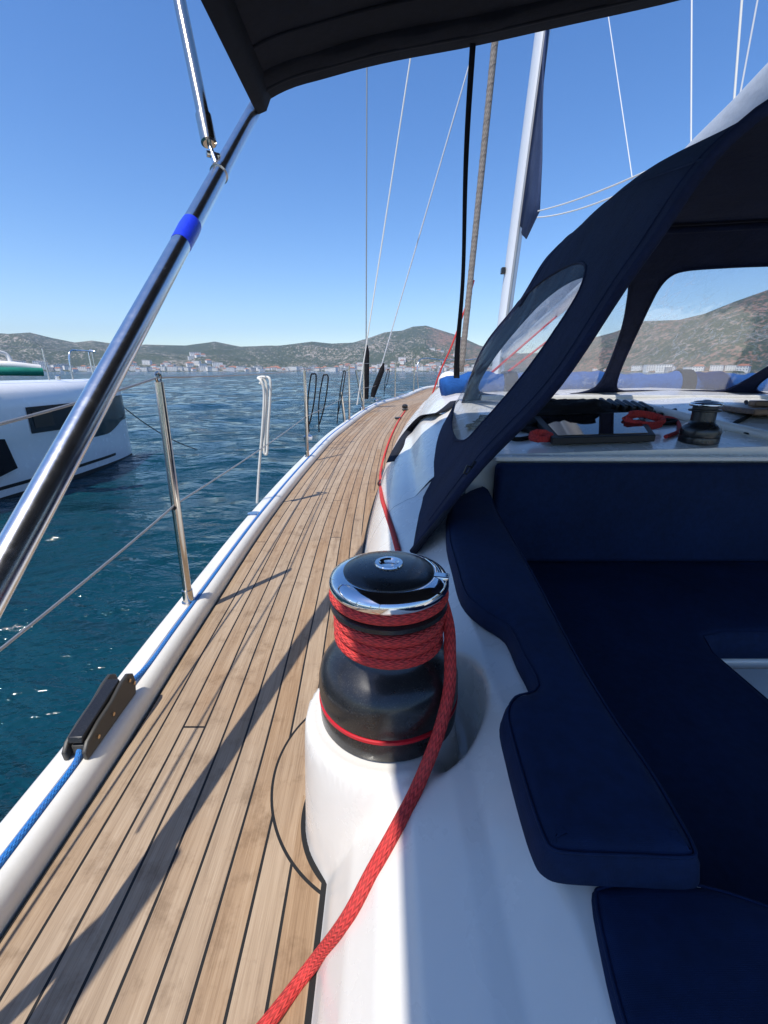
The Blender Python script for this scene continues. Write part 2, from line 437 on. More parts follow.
# hull
hb = MB()
Ys = [-6 + i * .25 for i in range(0, 79)] 
def both(Y): 
    x = xedge(min(Y, 13.4)); return x
rows = []
for side in (0, 1):
    rows = []
    for Y in Ys:
        if Y > 13.4: continue
        x = xedge(Y); z = zrail(Y) - .012
        ins = .02 + .9 * sstep(7, 13.4, Y) * (XC - x) * .55
        row = [(x + .004, Y, z), (x - .002, Y, z - .06), (x + .03, Y, z - .4), (x + .10 + ins*.4, Y, -1.6), (x + .35 + ins * .8, Y, -2.1), (x + .8 + ins, Y, -2.5)]
        if side: row = [(2*XC - a, b_, c) for a, b_, c in row]
        rows.append(row)
    hb.grid(rows, flip=bool(side))
hb.build('hull', 'hull_white', yacht, angle=60)

# teak
TW = .0545
m, t, b = mat('teak', (.3, .2, .1), .62); b.inputs['Specular IOR Level'].default_value = .3
uvn = t.nodes.new('ShaderNodeTexCoord'); sp = N(t, 'ShaderNodeSeparateXYZ'); t.links.new(uvn.outputs['UV'], sp.inputs[0])
ac, al = sp.outputs[0], sp.outputs[1]
pos = t.nodes.new('ShaderNodeNewGeometry').outputs['Position']
ps = N(t, 'ShaderNodeSeparateXYZ'); t.links.new(pos, ps.inputs[0])
idx = math_(t, 'FLOOR', math_(t, 'DIVIDE', ac, TW)); fx = math_(t, 'FRACT', math_(t, 'DIVIDE', ac, TW))
# margin board round the winch plinth
def dist_to(cx, cy):
    dx = math_(t, 'SUBTRACT', ps.outputs[0], cx); dy = math_(t, 'SUBTRACT', ps.outputs[1], cy)
    return math_(t, 'SQRT', math_(t, 'ADD', math_(t, 'MULTIPLY', dx, dx), math_(t, 'MULTIPLY', dy, dy)))
darc = dist_to(.035, .735)
inarc = math_(t, 'MULTIPLY', math_(t, 'LESS_THAN', darc, .278), math_(t, 'LESS_THAN', ps.outputs[1], .93))
arcline = math_(t, 'LESS_THAN', math_(t, 'ABSOLUTE', math_(t, 'SUBTRACT', darc, .278)), .0028)
wn = N(t, 'ShaderNodeTexWhiteNoise', noise_dimensions='1D'); t.links.new(math_(t, 'ADD', idx, math_(t, 'MULTIPLY', inarc, 37.3)), wn.inputs['W'])
rnd = wn.outputs['Value']
seg = math_(t, 'DIVIDE', math_(t, 'ADD', al, math_(t, 'MULTIPLY', rnd, 9.0)), 4.6)
segi = math_(t, 'FLOOR', seg); fseg = math_(t, 'FRACT', seg)
wn2 = N(t, 'ShaderNodeTexWhiteNoise', noise_dimensions='2D')
cmb = N(t, 'ShaderNodeCombineXYZ'); t.links.new(math_(t, 'ADD', idx, math_(t, 'MULTIPLY', inarc, 17)), cmb.inputs[0]); t.links.new(segi, cmb.inputs[1]); t.links.new(cmb.outputs[0], wn2.inputs['Vector'])
rb = wn2.outputs['Value']
seam = math_(t, 'LESS_THAN', math_(t, 'MINIMUM', fx, math_(t, 'SUBTRACT', 1, fx)), .046)
butt = math_(t, 'LESS_THAN', fseg, .0012)
seam = math_(t, 'MULTIPLY', math_(t, 'MAXIMUM', seam, butt), math_(t, 'SUBTRACT', 1, inarc))
at = N(t, 'ShaderNodeAttribute', attribute_name='gap')
seam = math_(t, 'MULTIPLY', seam, math_(t, 'GREATER_THAN', at.outputs['Fac'], .030))
seam = math_(t, 'MAXIMUM', seam, math_(t, 'LESS_THAN', at.outputs['Fac'], .012))
seam = math_(t, 'MAXIMUM', seam, arcline)
wpl = math_(t, 'LESS_THAN', dist_to(WX, WY), .174)
seam = math_(t, 'MAXIMUM', seam, wpl)
gv = N(t, 'ShaderNodeCombineXYZ')
t.links.new(math_(t, 'MULTIPLY', ac, 420), gv.inputs[0]); t.links.new(math_(t, 'MULTIPLY_ADD', al, 9, math_(t, 'MULTIPLY', rb, 60)), gv.inputs[1]); t.links.new(math_(t, 'MULTIPLY', idx, 3.7), gv.inputs[2])
g1 = noise_(t, gv.outputs[0], 1, 5, .65)
gv2 = N(t, 'ShaderNodeCombineXYZ')
t.links.new(math_(t, 'MULTIPLY', ac, 60), gv2.inputs[0]); t.links.new(math_(t, 'MULTIPLY_ADD', al, 2.2, math_(t, 'MULTIPLY', rb, 31)), gv2.inputs[1]); t.links.new(math_(t, 'MULTIPLY', idx, 1.7), gv2.inputs[2])
g2 = noise_(t, gv2.outputs[0], 1, 4, .6)
gm = math_(t, 'MULTIPLY_ADD', g1, .55, math_(t, 'MULTIPLY', g2, .45))
wood = ramp(t, gm, [(.28, (.15, .085, .042)), (.43, (.29, .182, .100)), (.58, (.38, .252, .146)), (.76, (.48, .35, .225))])
silv = ramp(t, gm, [(.28, (.22, .165, .115)), (.5, (.345, .27, .19)), (.74, (.46, .375, .285))])
worn = ramp(t, math_(t, 'MULTIPLY_ADD', noise_(t, pos, 2.3, 5, .6), .6, math_(t, 'MULTIPLY', rb, .4)), [(.35, (0, 0, 0)), (.62, (1, 1, 1))])
col = mixc(t, math_(t, 'MULTIPLY', worn, .6), wood, silv)
hs = N(t, 'ShaderNodeHueSaturation'); t.links.new(col, hs.inputs['Color']); t.links.new(math_(t, 'MULTIPLY_ADD', rb, .18, .90), hs.inputs['Value']); hs.inputs['Saturation'].default_value = .98
dirt = ramp(t, noise_(t, pos, 14, 5, .7), [(.52, (1, 1, 1)), (.75, (.62, .58, .54))])
col = mixc(t, 1.0, hs.outputs[0], dirt, 'MULTIPLY')
t.links.new(mixc(t, seam, col, (.012, .012, .012)), b.inputs['Base Color'])
bump(t, b, math_(t, 'SUBTRACT', math_(t, 'MULTIPLY', g1, .35), math_(t, 'MULTIPLY', seam, .8)), .55, .0015)

def teak_side(sgn):
    mb = MB(); rows = []; uvs = []; gaps = []
    Y = -5.8; yl = []
    while Y < 13.2: yl.append(Y); Y += .06 if Y < 2.5 else .12
    L = 0; pv = None
    for Y in yl:
        x0 = xin(Y) + .002; x1 = min(max(xbase(Y) + .10, x0 + .12), XC) if Y < 9.6 else XC
        if x0 >= XC - .05: break
        if pv is not None: L += math.hypot(Y - pv[1], x0 - pv[0])
        pv = (x0, Y)
        row = []; ru = []
        n = 26
        sl = (xin(Y+.05) - xin(Y-.05)) / .1; ca = 1 / math.sqrt(1 + sl*sl)
        for j in range(n + 1):
            x = x0 + (x1 - x0) * j / n; crown = .0
            row.append((x if sgn > 0 else 2*XC - x, Y, zdeck(Y)))
            ru.append(((x - x0) * ca + .0545*.985, L))
            gaps.append(max(0, xbase(Y) - x) if Y < 9.4 else 1)
        rows.append(row); uvs.append(ru)
    mb.grid(rows, uvs, flip=sgn > 0)
    return mb, gaps
for sgn in (1, -1):
    mb, gaps = teak_side(sgn)
    o = mb.build('teak_deck', 'teak', yacht, smooth=False)
    if sgn < 0: o['label'] = 'starboard teak side deck'
    at_ = o.data.attributes.new('gap', 'FLOAT', 'POINT'); at_.data.foreach_set('value', gaps)
    # make normals point up
    if o.data.polygons[0].normal.z < 0: o.data.flip_normals()

# toe rail
prof = [(.0, -.03), (-.002, .035), (.004, .048), (.012, .052), (.054, .052), (.058, .047), (.066, .047), (.070, .052), (.080, .054), (.094, .048), (.103, .036), (.107, .018), (.107, -.01)]
yl = [-6 + .1 * i for i in range(195) if -6 + .1 * i <= 13.35]
for sgn in (1, -1):
    for nm, a, c, mt in (('toe_rail', 0, 8, 'gelcoat_rail'), ('toe_rail_lip', 7, 13, 'rail_lip')):
        mb = MB(); rows = []
        for Y in yl:
            x0 = xedge(Y); sl = (xedge(Y+.05) - xedge(Y-.05)) / .1; k = math.sqrt(1 + sl*sl)
            k = min(k, 1.5); rows.append([((x0 + q*k) if sgn > 0 else 2*XC - x0 - q*k, Y, zdeck(Y) + z) for q, z in prof[a:c]])
        mb.grid(rows, flip=sgn > 0).build(nm, mt, yacht, angle=50)

# coaming and cabin height field
zs_k = [(-6, -.562), (1.0, -.555), (1.5, -.55), (2.0, -.50), (3.0, -.43), (5.0, -.41), (7.5, -.44), (9.6, -.56), (10.8, -.70)]
zt_k = [(-6, -.508), (1.2, -.503), (1.78, -.49), (1.80, -.335), (2.8, -.205), (3.2, -.165), (5.0, -.13), (7.5, -.24), (9.6, -.5), (10.8, -.70)]
def surf(X, Y):
    zd = zdeck(Y); zs = interp(zs_k, Y); zt = interp(zt_k, Y); dx = X - xbase(Y); H = zs - zd
    sec = [(-.02, zd - .03), (0, zd), (.018, zd + .20*H), (.05, zd + .47*H), (.09, zd + .69*H), (.14, zd + .86*H), (.20, zd + .965*H), (.23, zs)]
    if Y < 1.79: sec += [(.29, zt - .012), (.34, zt), (3, zt)]
    else: sec += [(.30, zs + (zt - zs) * .45), (.42, zs + (zt - zs) * .88), (.55, zt), (2.2, zt + .05 * sstep(10.5, 9, Y))]
    z = interp(sec, dx)
    r = math.hypot(X - WX, Y - WY)
    if r < .2:
        zp = -.588 + .006 * sstep(.125, .16, r) - .075 * sstep(.03, .10, X - WX + .25*(Y - WY)) * sstep(.118, .132, r)
        if z < zp:                                    # plinth stands proud of the sloping side
            w = 1 - sstep(.150, .168, r); top = zp - .012 * sstep(.138, .152, r)
            z = max(z, z * (1 - w) + top * w)
        else:
            w = 1 - sstep(.150, .176, r); z = z * (1 - w) + zp * w
    return z
def field(xs_of, ylist):
    rows = []
    for Y in ylist: rows.append([(x, Y, surf(x, Y)) for x in xs_of(Y)])
    return rows
fy = [-.3 + .006 * i for i in range(int(1.66/.006) + 1)]; yend = fy[-1]
cb = MB()
XI = .325                                              # inner face of the coaming
cb.grid(field(lambda Y: [-.19 + .0045 * i for i in range(105)] + [.30, XI], fy), flip=True)
cy = [yend + (1.797 - yend) * i / 12 for i in range(13)]
dxs = [-.01, 0, .006, .018, .034, .05, .07, .09, .115, .14, .17, .2, .23, .25, .27, .29, .31, .34]
cb.grid(field(lambda Y: [xbase(Y) + d for d in dxs] + [XI], cy), flip=True)
ay = [-3 + .3 * i for i in range(10)]
cb.grid(field(lambda Y: [xbase(Y) + d for d in dxs] + [XI], ay), flip=True)
wall = [[(XI, Y, surf(XI, Y)) , (XI + .004, Y, -1.3)] for Y in ay + fy[::10] + cy]
cb.grid(wall, flip=True)
o = cb.build('coaming', 'gelcoat', yacht, angle=55)
# starboard coaming, plain
sb = MB()
yy = [-3 + .2 * i for i in range(24)] + [1.797]
sb.grid([[(2*XC - (xbase(Y) + d), Y, surf(xbase(Y) + d, Y) if math.hypot(xbase(Y)+d-WX, Y-WY) > .2 else surf(xbase(Y)+d, 1.2)) for d in dxs] + [(2*XC - XI, Y, -.52), (2*XC-XI, Y, -1.3)] for Y in yy])
sb.build('coaming', 'gelcoat', yacht, angle=55)['label'] = 'starboard coaming'
# cabin roof
cyl = [1.80 + .1 * i for i in range(20)] + [3.9 + .3 * i for i in range(23)]
def cabx(Y):
    xs = [xbase(Y) + d for d in dxs[:-1] + [.36, .40, .45, .5, .55]]; k = xs[-1]
    if k < XC: xs += [k + (XC - k) * i / 8 for i in range(1, 9)]
    else: xs = [min(x, XC) for x in xs] + [XC] * 8
    return xs
cr = MB(); rws = field(cabx, cyl)
full = [r + [(2*XC - x, y, z) for x, y, z in r[-2::-1]] for r in rws]
cr.grid(full, flip=True); cr.build('cabin_roof', 'gelcoat', yacht, angle=50)
# bulkhead and cockpit floor
bk = MB(); f0 = full[0]
inner = [q for q in f0 if XI <= q[0] <= 2*XC - XI]
bk.grid([[(q[0], 1.802, q[2] - .001) for q in inner], [(q[0], 1.802, -1.3) for q in inner]])
bk.build('bulkhead', 'gelcoat', yacht)
MB().box((XC, 1.775, -.345), (2*(XC - .46), .05, .022)).build('bulkhead_sill', 'gelcoat', yacht, bevel=.006)
so = MB(); so.box((XC, -.7, -1.32), (3.4, 5.0, .06)); so.build('cockpit_floor', 'gelcoat', yacht)
st = MB(); st.box((.71, -.6, -1.1), (.56, 3.6, .38)); st.box((1.55, 1.5, -1.1), (2.2, .6, .378)); st.box((XC + 1.29, -.6, -1.1), (.56, 3.6, .382))
st.build('seat_base', 'gelcoat', yacht, bevel=.01)

# ------------------------------------------------------------------ cushions
def puffy(outline, zb, zt, r, crown=.0, seg=5):
    pts = [Vector((p[0], p[1], 0)) for p in outline]; n = len(pts)
    A = sum(pts[i].x*pts[(i+1) % n].y - pts[(i+1) % n].x*pts[i].y for i in range(n))
    if A < 0: pts.reverse()
    nor = []
    for i in range(n):
        d = (pts[(i+1) % n] - pts[i-1]).normalized(); nor.append(Vector((-d.y, d.x, 0)))
    prof = [(0, zb + .004), (0, zt - r)]
    for k in range(1, seg + 1):
        a = k / seg * math.pi / 2; prof.append((r * (1 - math.cos(a)), zt - r + r * math.sin(a)))
    prof[0] = (.006, zb)
    prof.insert(1, (-.002, (zb + zt - r) / 2))
    mb = MB(); vs = []; fs = []
    for (o, z) in prof:
        for p, q in zip(pts, nor): vs.append((p.x + q.x*o, p.y + q.y*o, z))
    for i in range(len(prof)-1):
        for k in range(n): fs.append((i*n+k, i*n+(k+1) % n, (i+1)*n+(k+1) % n, (i+1)*n+k))
    mb.add(vs, fs)
    rim = [Vector(v_) for v_ in vs[-n:]]; r2 = [(p.x, p.y) for p in rim]
    x0, x1 = min(p[0] for p in r2), max(p[0] for p in r2); y0, y1 = min(p[1] for p in r2), max(p[1] for p in r2)
    g_ = .018; ins = []
    def dpoly(x, y):
        d = 1e9; inside = False
        for i in range(n):
            ax, ay = r2[i]; bx, by = r2[(i+1) % n]; ex, ey = bx-ax, by-ay
            h_ = max(0, min(1, ((x-ax)*ex+(y-ay)*ey)/(ex*ex+ey*ey+1e-12))); d = min(d, math.hypot(x-ax-ex*h_, y-ay-ey*h_))
            if (ay > y) != (by > y) and x < (bx-ax)*(y-ay)/(by-ay)+ax: inside = not inside
        return d if inside else -d
    y = y0
    while y < y1:
        x = x0
        while x < x1:
            d = dpoly(x, y)
            if d > .006: ins.append((x, y, d))
            x += g_
        y += g_
    co = [Vector(p) for p in r2] + [Vector((a_, b_)) for a_, b_, _ in ins]
    vo_, _, fo_, _, _, _ = geometry.delaunay_2d_cdt(co, [], [tuple(range(n))], 1, 1e-5)
    hv = []
    for q in vo_:
        d = max(0, dpoly(q.x, q.y)) ; hv.append((q.x, q.y, zt + crown*(1-math.exp(-d/.06)) + .0035*noise.noise(Vector((q.x*9, q.y*9, 3)))*min(1, d/.02)))
    mb.add(hv, [tuple(f) for f in fo_])
    return mb, [(p + q * (r * .25)) for p, q in zip(pts, nor)]
def cushion(name, outline, zb, zt, r, label, piping=True, matn='cushion_navy'):
    cx = sum(p[0] for p in outline) / len(outline); cyy = sum(p[1] for p in outline) / len(outline)
    root = thing(name, (cx, cyy, zb), label, 'cushion')
    mb, rim = puffy(outline, zb, zt, r, .006); mb.build('cushion_cover', matn, root, angle=80)
    if piping:
        MB().tube([Vector((p.x, p.y, zt - r * .26)) for p in rim], .0018, 6, closed=True).build('piping', matn, root, angle=180)
    return root
ZA = -.455
L_ = [(452, 500), (447, 530), (454, 562), (463, 590), (480, 606), (505, 622), (520, 650), (534, 680), (512, 690), (503, 708), (510, 742), (525, 795), (538, 832), (549, 848), (572, 855), (640, 858), (692, 860), (706, 855)]
Rr = [(702, 840), (688, 815), (659, 768), (619, 712), (584, 657), (559, 612), (534, 567), (501, 512), (485, 485)]
ol = [P(u, v, Z=ZA) for u, v in L_ + Rr]
ol = [p for p in catmull(ol, 4, True)]
cushion('coaming_cushion', ol, -.505, ZA, .029, 'long navy blue cushion on top of the white coaming right of the big winch')
oc = [P(u, v, Z=-.50) for u, v in [(592, 893), (600, 881), (640, 876), (700, 879), (768, 900), (830, 925)]]
oc += [Vector((.62, .29, -.5)), Vector((.66, .24, -.5)), Vector((.66, .1, -.5)), Vector((.66, -.1, -.5)), Vector((.66, -.26, -.5)), Vector((.62, -.3, -.5)), Vector((.4, -.3, -.5)), Vector((.23, -.3, -.5)), Vector((.192, -.27, -.5)), Vector((.186, -.1, -.5)), Vector((.186, .06, -.5)), Vector((.188, .14, -.5))] + [P(u, v, Z=-.50) for u, v in [(622, 1024), (604, 955)]]
cushion('corner_cushion', catmull(oc, 3, True), -.58, -.50, .016, 'navy blue cushion in the bottom right corner nearest the viewer, cut by the frame')
MB().box((.45, -.1, -.7), (.5, .75, .235)).build('cushion_plinth', 'gelcoat', yacht, bevel=.02)
def rect(x0, x1, y0, y1, k=.03):
    c = [(x0+k, y0), (x1-k, y0), (x1, y0+k), (x1, y1-k), (x1-k, y1), (x0+k, y1), (x0, y1-k), (x0, y0+k)]
    return [Vector((a, b_, 0)) for a, b_ in c]
cushion('seat_cushion', [Vector(p) for p in [(.44, -1.6, 0), (.98, -1.6, 0), (1.0, -1.5, 0), (1.0, 1.10, 0), (1.03, 1.18, 0), (1.1, 1.2, 0), (3.5, 1.2, 0), (3.5, 1.76, 0), (.44, 1.76, 0)]], -.908, -.80, .03,
        'large L shaped navy seat cushion low in the cockpit under the dark backrest')
# standing backrest along the bulkhead
root = thing('backrest_cushion', (XC, 1.74, -.8), 'dark navy backrest cushion standing against the bulkhead below the white sill', 'cushion')
bb = MB(); bb.box((XC - .02, 1.735, -.575), (3.04, .075, .43)); bb.build('cushion_cover', 'cushion_navy', root, bevel=.022)
# white filler board between the seats
tb = MB().box((2.0, .1, -.935), (1.9, 2.15, .03)).build('cockpit_table', 'gelcoat', bevel=.008, base=(2.0, .1, -.935))
tag(tb, 'plain white board lowered level with the seats, its corner showing at the right edge', 'table')

# ------------------------------------------------------------------ big winch
def winch(base, s, label, group):
    root = thing('deck_winch', base, label, 'winch', group); c = base
    def L(prof, name, mt, par=root, n=64):
        return MB().lathe([(r*s, z*s) for r, z in prof], c, n).build(name, mt, par, angle=35)
    L([(.114, -.002), (.122, .004), (.123, .034), (.122, .038)], 'base', 'winch_black')
    L([(.1195, .037), (.1238, .039), (.1238, .044), (.1195, .046)], 'red_band', 'red_ring')
    L([(.119, .044), (.1225, .048), (.1232, .060), (.1225, .082), (.1185, .100), (.111, .112), (.101, .122), (.091, .129), (.083, .135), (.078, .141), (.075, .15)], 'drum_skirt', 'winch_black')
    L([(.073, .14), (.0725, .212), (.078, .218)], 'drum', 'steel')
    L([(.070, .214), (.094, .216), (.0975, .219), (.0975, .226), (.093, .229), (.075, .231)], 'lower_jaw', 'black_plastic')
    L([(.075, .230), (.075, .252), (.092, .252)], 'upper_jaw', 'black_plastic')
    L([(.088, .249), (.0965, .252), (.0985, .257), (.0980, .264), (.094, .2705), (.086, .2745), (.078, .2765), (.074, .277)], 'chrome_cap', 'chrome')
    cap = L([(.0745, .2755), (.0745, .2785), (.071, .2808), (.056, .2845), (.037, .2870), (.022, .2885), (.0215, .281)], 'black_cap', 'winch_black')
    L([(.0225, .2865), (.0235, .2895), (.0225, .2915), (.0165, .2918), (.0140, .2890), (.0138, .2850)], 'handle_socket', 'chrome', cap)
    L([(.0137, .2840), (.0137, .2862), (.0, .2862)], 'socket_dark_disc', 'rubber', cap)  # flat black disc stands in for the dark inside the socket
    # raised self-tailing arm on the rim
    a = MB()
    ang = R(-12); rot = Matrix.Rotation(ang, 3, 'Z')
    a.box(Vector(c) + rot @ Vector((.081*s, 0, .2745*s)), (.034*s, .018*s, .006*s), rot)
    a.build('tailing_arm', 'chrome', root, bevel=.002*s)
    return root
wz = -.587
winch((WX, WY, wz), 1.0, 'large black and chrome winch wound with red rope beside the teak deck', 'self-tailing winches')
# red rope on the winch, running off to the foot of the picture
pts = []
rr = .0098
def helix(r, z0, z1, a0, a1, n):
    return [(WX + r*math.cos(a0 + (a1-a0)*k/n), WY + r*math.sin(a0 + (a1-a0)*k/n), z0 + (z1-z0)*k/n) for k in range(n+1)]
coil = helix(.0840, wz + .150, wz + .2085, R(90), R(90 - 360*3), 120)   # wraps on the drum
coil2 = helix(.0895, wz + .2405, wz + .2405, R(0), R(-338), 46)
lead = [P(398, 552, Z=-.555), (WX + .01, WY + .12, wz + .10), (WX - .060, WY + .085, wz + .145)]
tail_px = [(448, 622, .722), (450, 652, .697), (449, 690, .676), (438, 735, .655)]
tail = [P(u, v, d=d) for u, v, d in tail_px]
for u, v in [(418, 786), (398, 825), (372, 873), (345, 922), (312, 966), (266, 1026), (215, 1085), (165, 1150), (120, 1200)]:
    dd_ = .3
    for k in range(400):                      # first point of the sight line that meets the boat
        p = P(u, v, d=dd_)
        z = max(surf(p.x, p.y), zdeck(p.y))
        if p.z < z + rr: break
        dd_ += .002
    p.z = z + rr; tail.append(p)
endc = coil2[-1]
end_pts = [Vector(endc)]
path = catmull(lead, 5)[:-1] + [Vector(p) for p in coil] + [Vector(q) for q in helix(.0965, wz + .214, wz + .232, R(76), R(14), 6)] + [Vector(p) for p in coil2]
ta = [Vector(coil2[-1])] + tail
path = path + catmull(ta, 10)[1:]
# resample evenly
def resample(path, step):
    out = [path[0]]; acc = 0
    for a, b_ in zip(path, path[1:]):
        l = (b_ - a).length
        while acc + l >= step and l > 1e-9:
            f = (step - acc) / l; a = a.lerp(b_, f); out.append(a.copy()); l = (b_ - a).length; acc = 0
        acc += l
    return out
path = resample(path, .006)
o = MB().tube(path, rr, 16).build('winch_rope', 'rope_red', base=path[0], angle=180)
tag(o, 'thick red braided rope wrapped round the big winch and trailing down the white coaming', 'rope')

# ------------------------------------------------------------------ rail gear
def on_rail(Y, off=.03, dz=0): 
    return Vector((xedge(Y) + off, Y, zrail(Y) + dz))
st_label = ['nearest tall steel stanchion bolted to the white toe rail at left', 'second steel stanchion standing on the toe rail beyond the hung white rope',
            'third steel stanchion along the toe rail beside the hanging black cords', 'fourth steel stanchion along the rail just left of the dark line covers',
            'fifth steel stanchion where the teak deck narrows towards the bow', 'farthest steel stanchion at the front end of the curved deck',
            'steel stanchion on the toe rail out of view behind the viewer']
stY = [1.375, 3.97, 6.55, 7.75, 9.9, 11.35, -.45]
pts_top = []
proto = None
for i, Y in enumerate(stY):
    p = on_rail(Y, .048)
    if proto is None:
        proto = thing('stanchion', p, st_label[0], 'stanchion', 'stanchions along the toe rail')
        q = p + Vector((.016, 0, .762))
        MB().tube([p, p + Vector((0, 0, .012)), p + (q-p)*.5, q], [.0145, .0145, .0145, .0125], 16).build('pole', 'steel_warm', proto)
        MB().lathe([(.024, -.003), (.024, .004), (.018, .008), (.018, .05), (.0155, .052)], p, 24).build('socket', 'steel_warm', proto)
        MB().tube([q + Vector((0, -.0, 0)) + Vector((0, .013*math.cos(a), .012 + .016*math.sin(a))) for a in [k*math.pi/8 for k in range(16)]], .0045, 8, closed=True).build('wire_eye', 'steel_warm', proto)
        f = MB(); c_ = p + (q - p) * .475
        f.tube([c_ + Vector((0, -.0165, 0)), c_ + Vector((0, .0165, 0))], .008, 12); f.build('wire_ferrule', 'rubber', proto)
        o = proto
    else:
        o = copy_tree(proto); o.location = p; o['label'] = st_label[i]
    pts_top.append((Y, p + Vector((.016, 0, .775)), p + Vector((.008, 0, .37))))
pts_top.sort(key=lambda a: a[0])
for k, nm in ((1, 'upper'), (2, 'lower')):
    mb = MB(); P0 = [a[k] for a in pts_top]
    P0[0] = (P(0, 417, X=-.70) + (P(0, 417, X=-.70) - P0[1]) * .9) if k == 1 else (P(0, 643, X=-.70) + (P(0, 643, X=-.70) - P0[1]) * .7)
    P0.append(Vector((XC - .25, 13.0, zrail(13) + (.72 if k == 1 else .34))))
    path = []
    for a, b_ in zip(P0, P0[1:]):
        for j in range(8): path.append(a.lerp(b_, j/8) - Vector((0, 0, .012*4*(j/8)*(1-j/8))))
    path.append(P0[-1])
    o = mb.tube(path, .0032, 8).build('lifeline', 'wire', base=path[0], angle=180)
    tag(o, 'upper steel wire lifeline through the tops of the stanchions' if k == 1 else 'lower steel wire lifeline halfway up the stanchions', 'lifeline', 'lifelines')
# bow pulpit
pr = thing('bow_pulpit', (XC, 13.0, zrail(13)), 'bent steel tube pulpit rail round the bow', 'pulpit rail')
a = [on_rail(11.9, .04), on_rail(11.95, .04, .72), Vector((XC - .3, 13.15, .3)), Vector((XC + .3, 13.15, .3))]
b_ = [Vector((2*XC - p.x, p.y, p.z)) for p in a[1::-1]]
MB().tube(catmull(a + b_, 8), .013, 12).build('rail_tube', 'steel', pr)
MB().tube([Vector((XC - .3, 13.1, -.4)), Vector((XC - .3, 13.15, .3))], .012, 10).build('post', 'steel', pr)
# blue jackline on the rail
bp = [on_rail(Y, .064, .0035) for Y in [-.6, 0, .4, .66]]
bl1 = catmull(bp, 8) 
pts = [on_rail(-.6 + k*.1, .066, .002) for k in range(0, 14)] + [on_rail(.74, .060, .016), on_rail(.82, .059, .018), on_rail(.92, .060, .014)] + [on_rail(1.03 + k*.15, .068, .001) for k in range(0, 66)]
o = MB().tube(catmull(pts, 3), .0070, 10).build('jackline', 'rope_blue', base=pts[0], angle=180)
tag(o, 'bright blue rope lying along the white toe rail through the black jammer', 'rope')
# jammer
jY = .815; jp = on_rail(jY, .060)
tang = (on_rail(jY+.1, .06) - on_rail(jY-.1, .06)).normalized()
rotj = Matrix.Rotation(math.atan2(-tang.x, tang.y), 3, 'Z')
def JW(x, y, z): return jp + rotj @ Vector((x, y, z)) * 1.12
jr = thing('rope_jammer', jp, 'black and grey rope jammer on the toe rail with blue rope running through it', 'rope clutch')
sidep = [(-.092, 0), (-.094, .020), (-.080, .034), (-.040, .044), (.010, .050), (.050, .062), (.078, .064), (.094, .052), (.098, .030), (.090, 0)]
for sx_ in (-1, 1):
    mb = MB(); n = len(sidep); x0, x1 = sx_*.0145, sx_*.0235
    vs = [JW(x0, y, z) for y, z in sidep] + [JW(x1, y, z) for y, z in sidep]
    mb.add(vs, [tuple(range(n))[::-1], tuple(range(n, 2*n))] + [(i, (i+1) % n, n+(i+1) % n, n+i) for i in range(n)])
    mb.build('side_cheek', 'jammer_grey', jr, bevel=.003)
hd = MB(); hp = [(-.084, .034), (-.080, .045), (.02, .060), (.058, .066), (.060, .054), (.01, .046), (-.07, .030)]; n = len(hp)
vs = [JW(-.0138, y, z) for y, z in hp] + [JW(.0138, y, z) for y, z in hp]
hd.add(vs, [tuple(range(n))[::-1], tuple(range(n, 2*n))] + [(i, (i+1) % n, n+(i+1) % n, n+i) for i in range(n)])
hd.build('lever', 'black_plastic', jr, bevel=.002)
MB().box(JW(0, .0, .014), (.0295, .18, .024), rotj).build('body', 'jammer_grey', jr, bevel=.004)
MB().box(JW(0, 0, .004), (.05, .18, .008), rotj).build('base', 'jammer_grey', jr, bevel=.002)
for (y, z) in [(-.055, .020), (.0, .024), (.074, .048), (.088, .030)]:
    MB().tube([JW(.0235, y, z), JW(.0262, y, z)], .0045, 12).build('rivet', 'brass', jr)
# deck filler cap on the rail
p = on_rail(2.36, .032)
fr_ = thing('deck_filler_cap', p, 'round steel filler cap set in the white toe rail', 'filler cap')
MB().lathe([(.036, -.002), (.036, .004), (.028, .006)], p, 32).build('rim', 'chrome', fr_)
MB().lathe([(.027, .004), (.027, .0065), (.012, .0068), (.0, .0068)], p, 32).build('cap', 'steel', fr_)
# hung white rope
Yh = 2.62; top = Vector((xedge(Yh) + .03, Yh, -.03))
tp = P(262, 381, Y=Yh); lo = on_rail(Yh - .02, .0, .0)
lp = P(257, 503, Y=Yh)
pts = [lp, P(259, 470, Y=Yh), P(263, 420, Y=Yh-.01), P(264, 392, Y=Yh-.012), P(261, 381, Y=Yh-.012), P(258, 378, Y=Yh+.01), P(264, 377, Y=Yh+.012), P(270, 380, Y=Yh), P(270, 400, Y=Yh), P(268, 430, Y=Yh),
       P(267, 452, Y=Yh), P(265, 454, Y=Yh), P(264, 448, Y=Yh), P(266, 415, Y=Yh+.01), P(266.5, 386, Y=Yh+.014), P(262, 378, Y=Yh+.014), P(260, 384, Y=Yh+.0)]
rope('fender_line', pts, .0075, 'rope_white', 'white rope hitched over the upper lifeline with a loop hanging down', per=6)
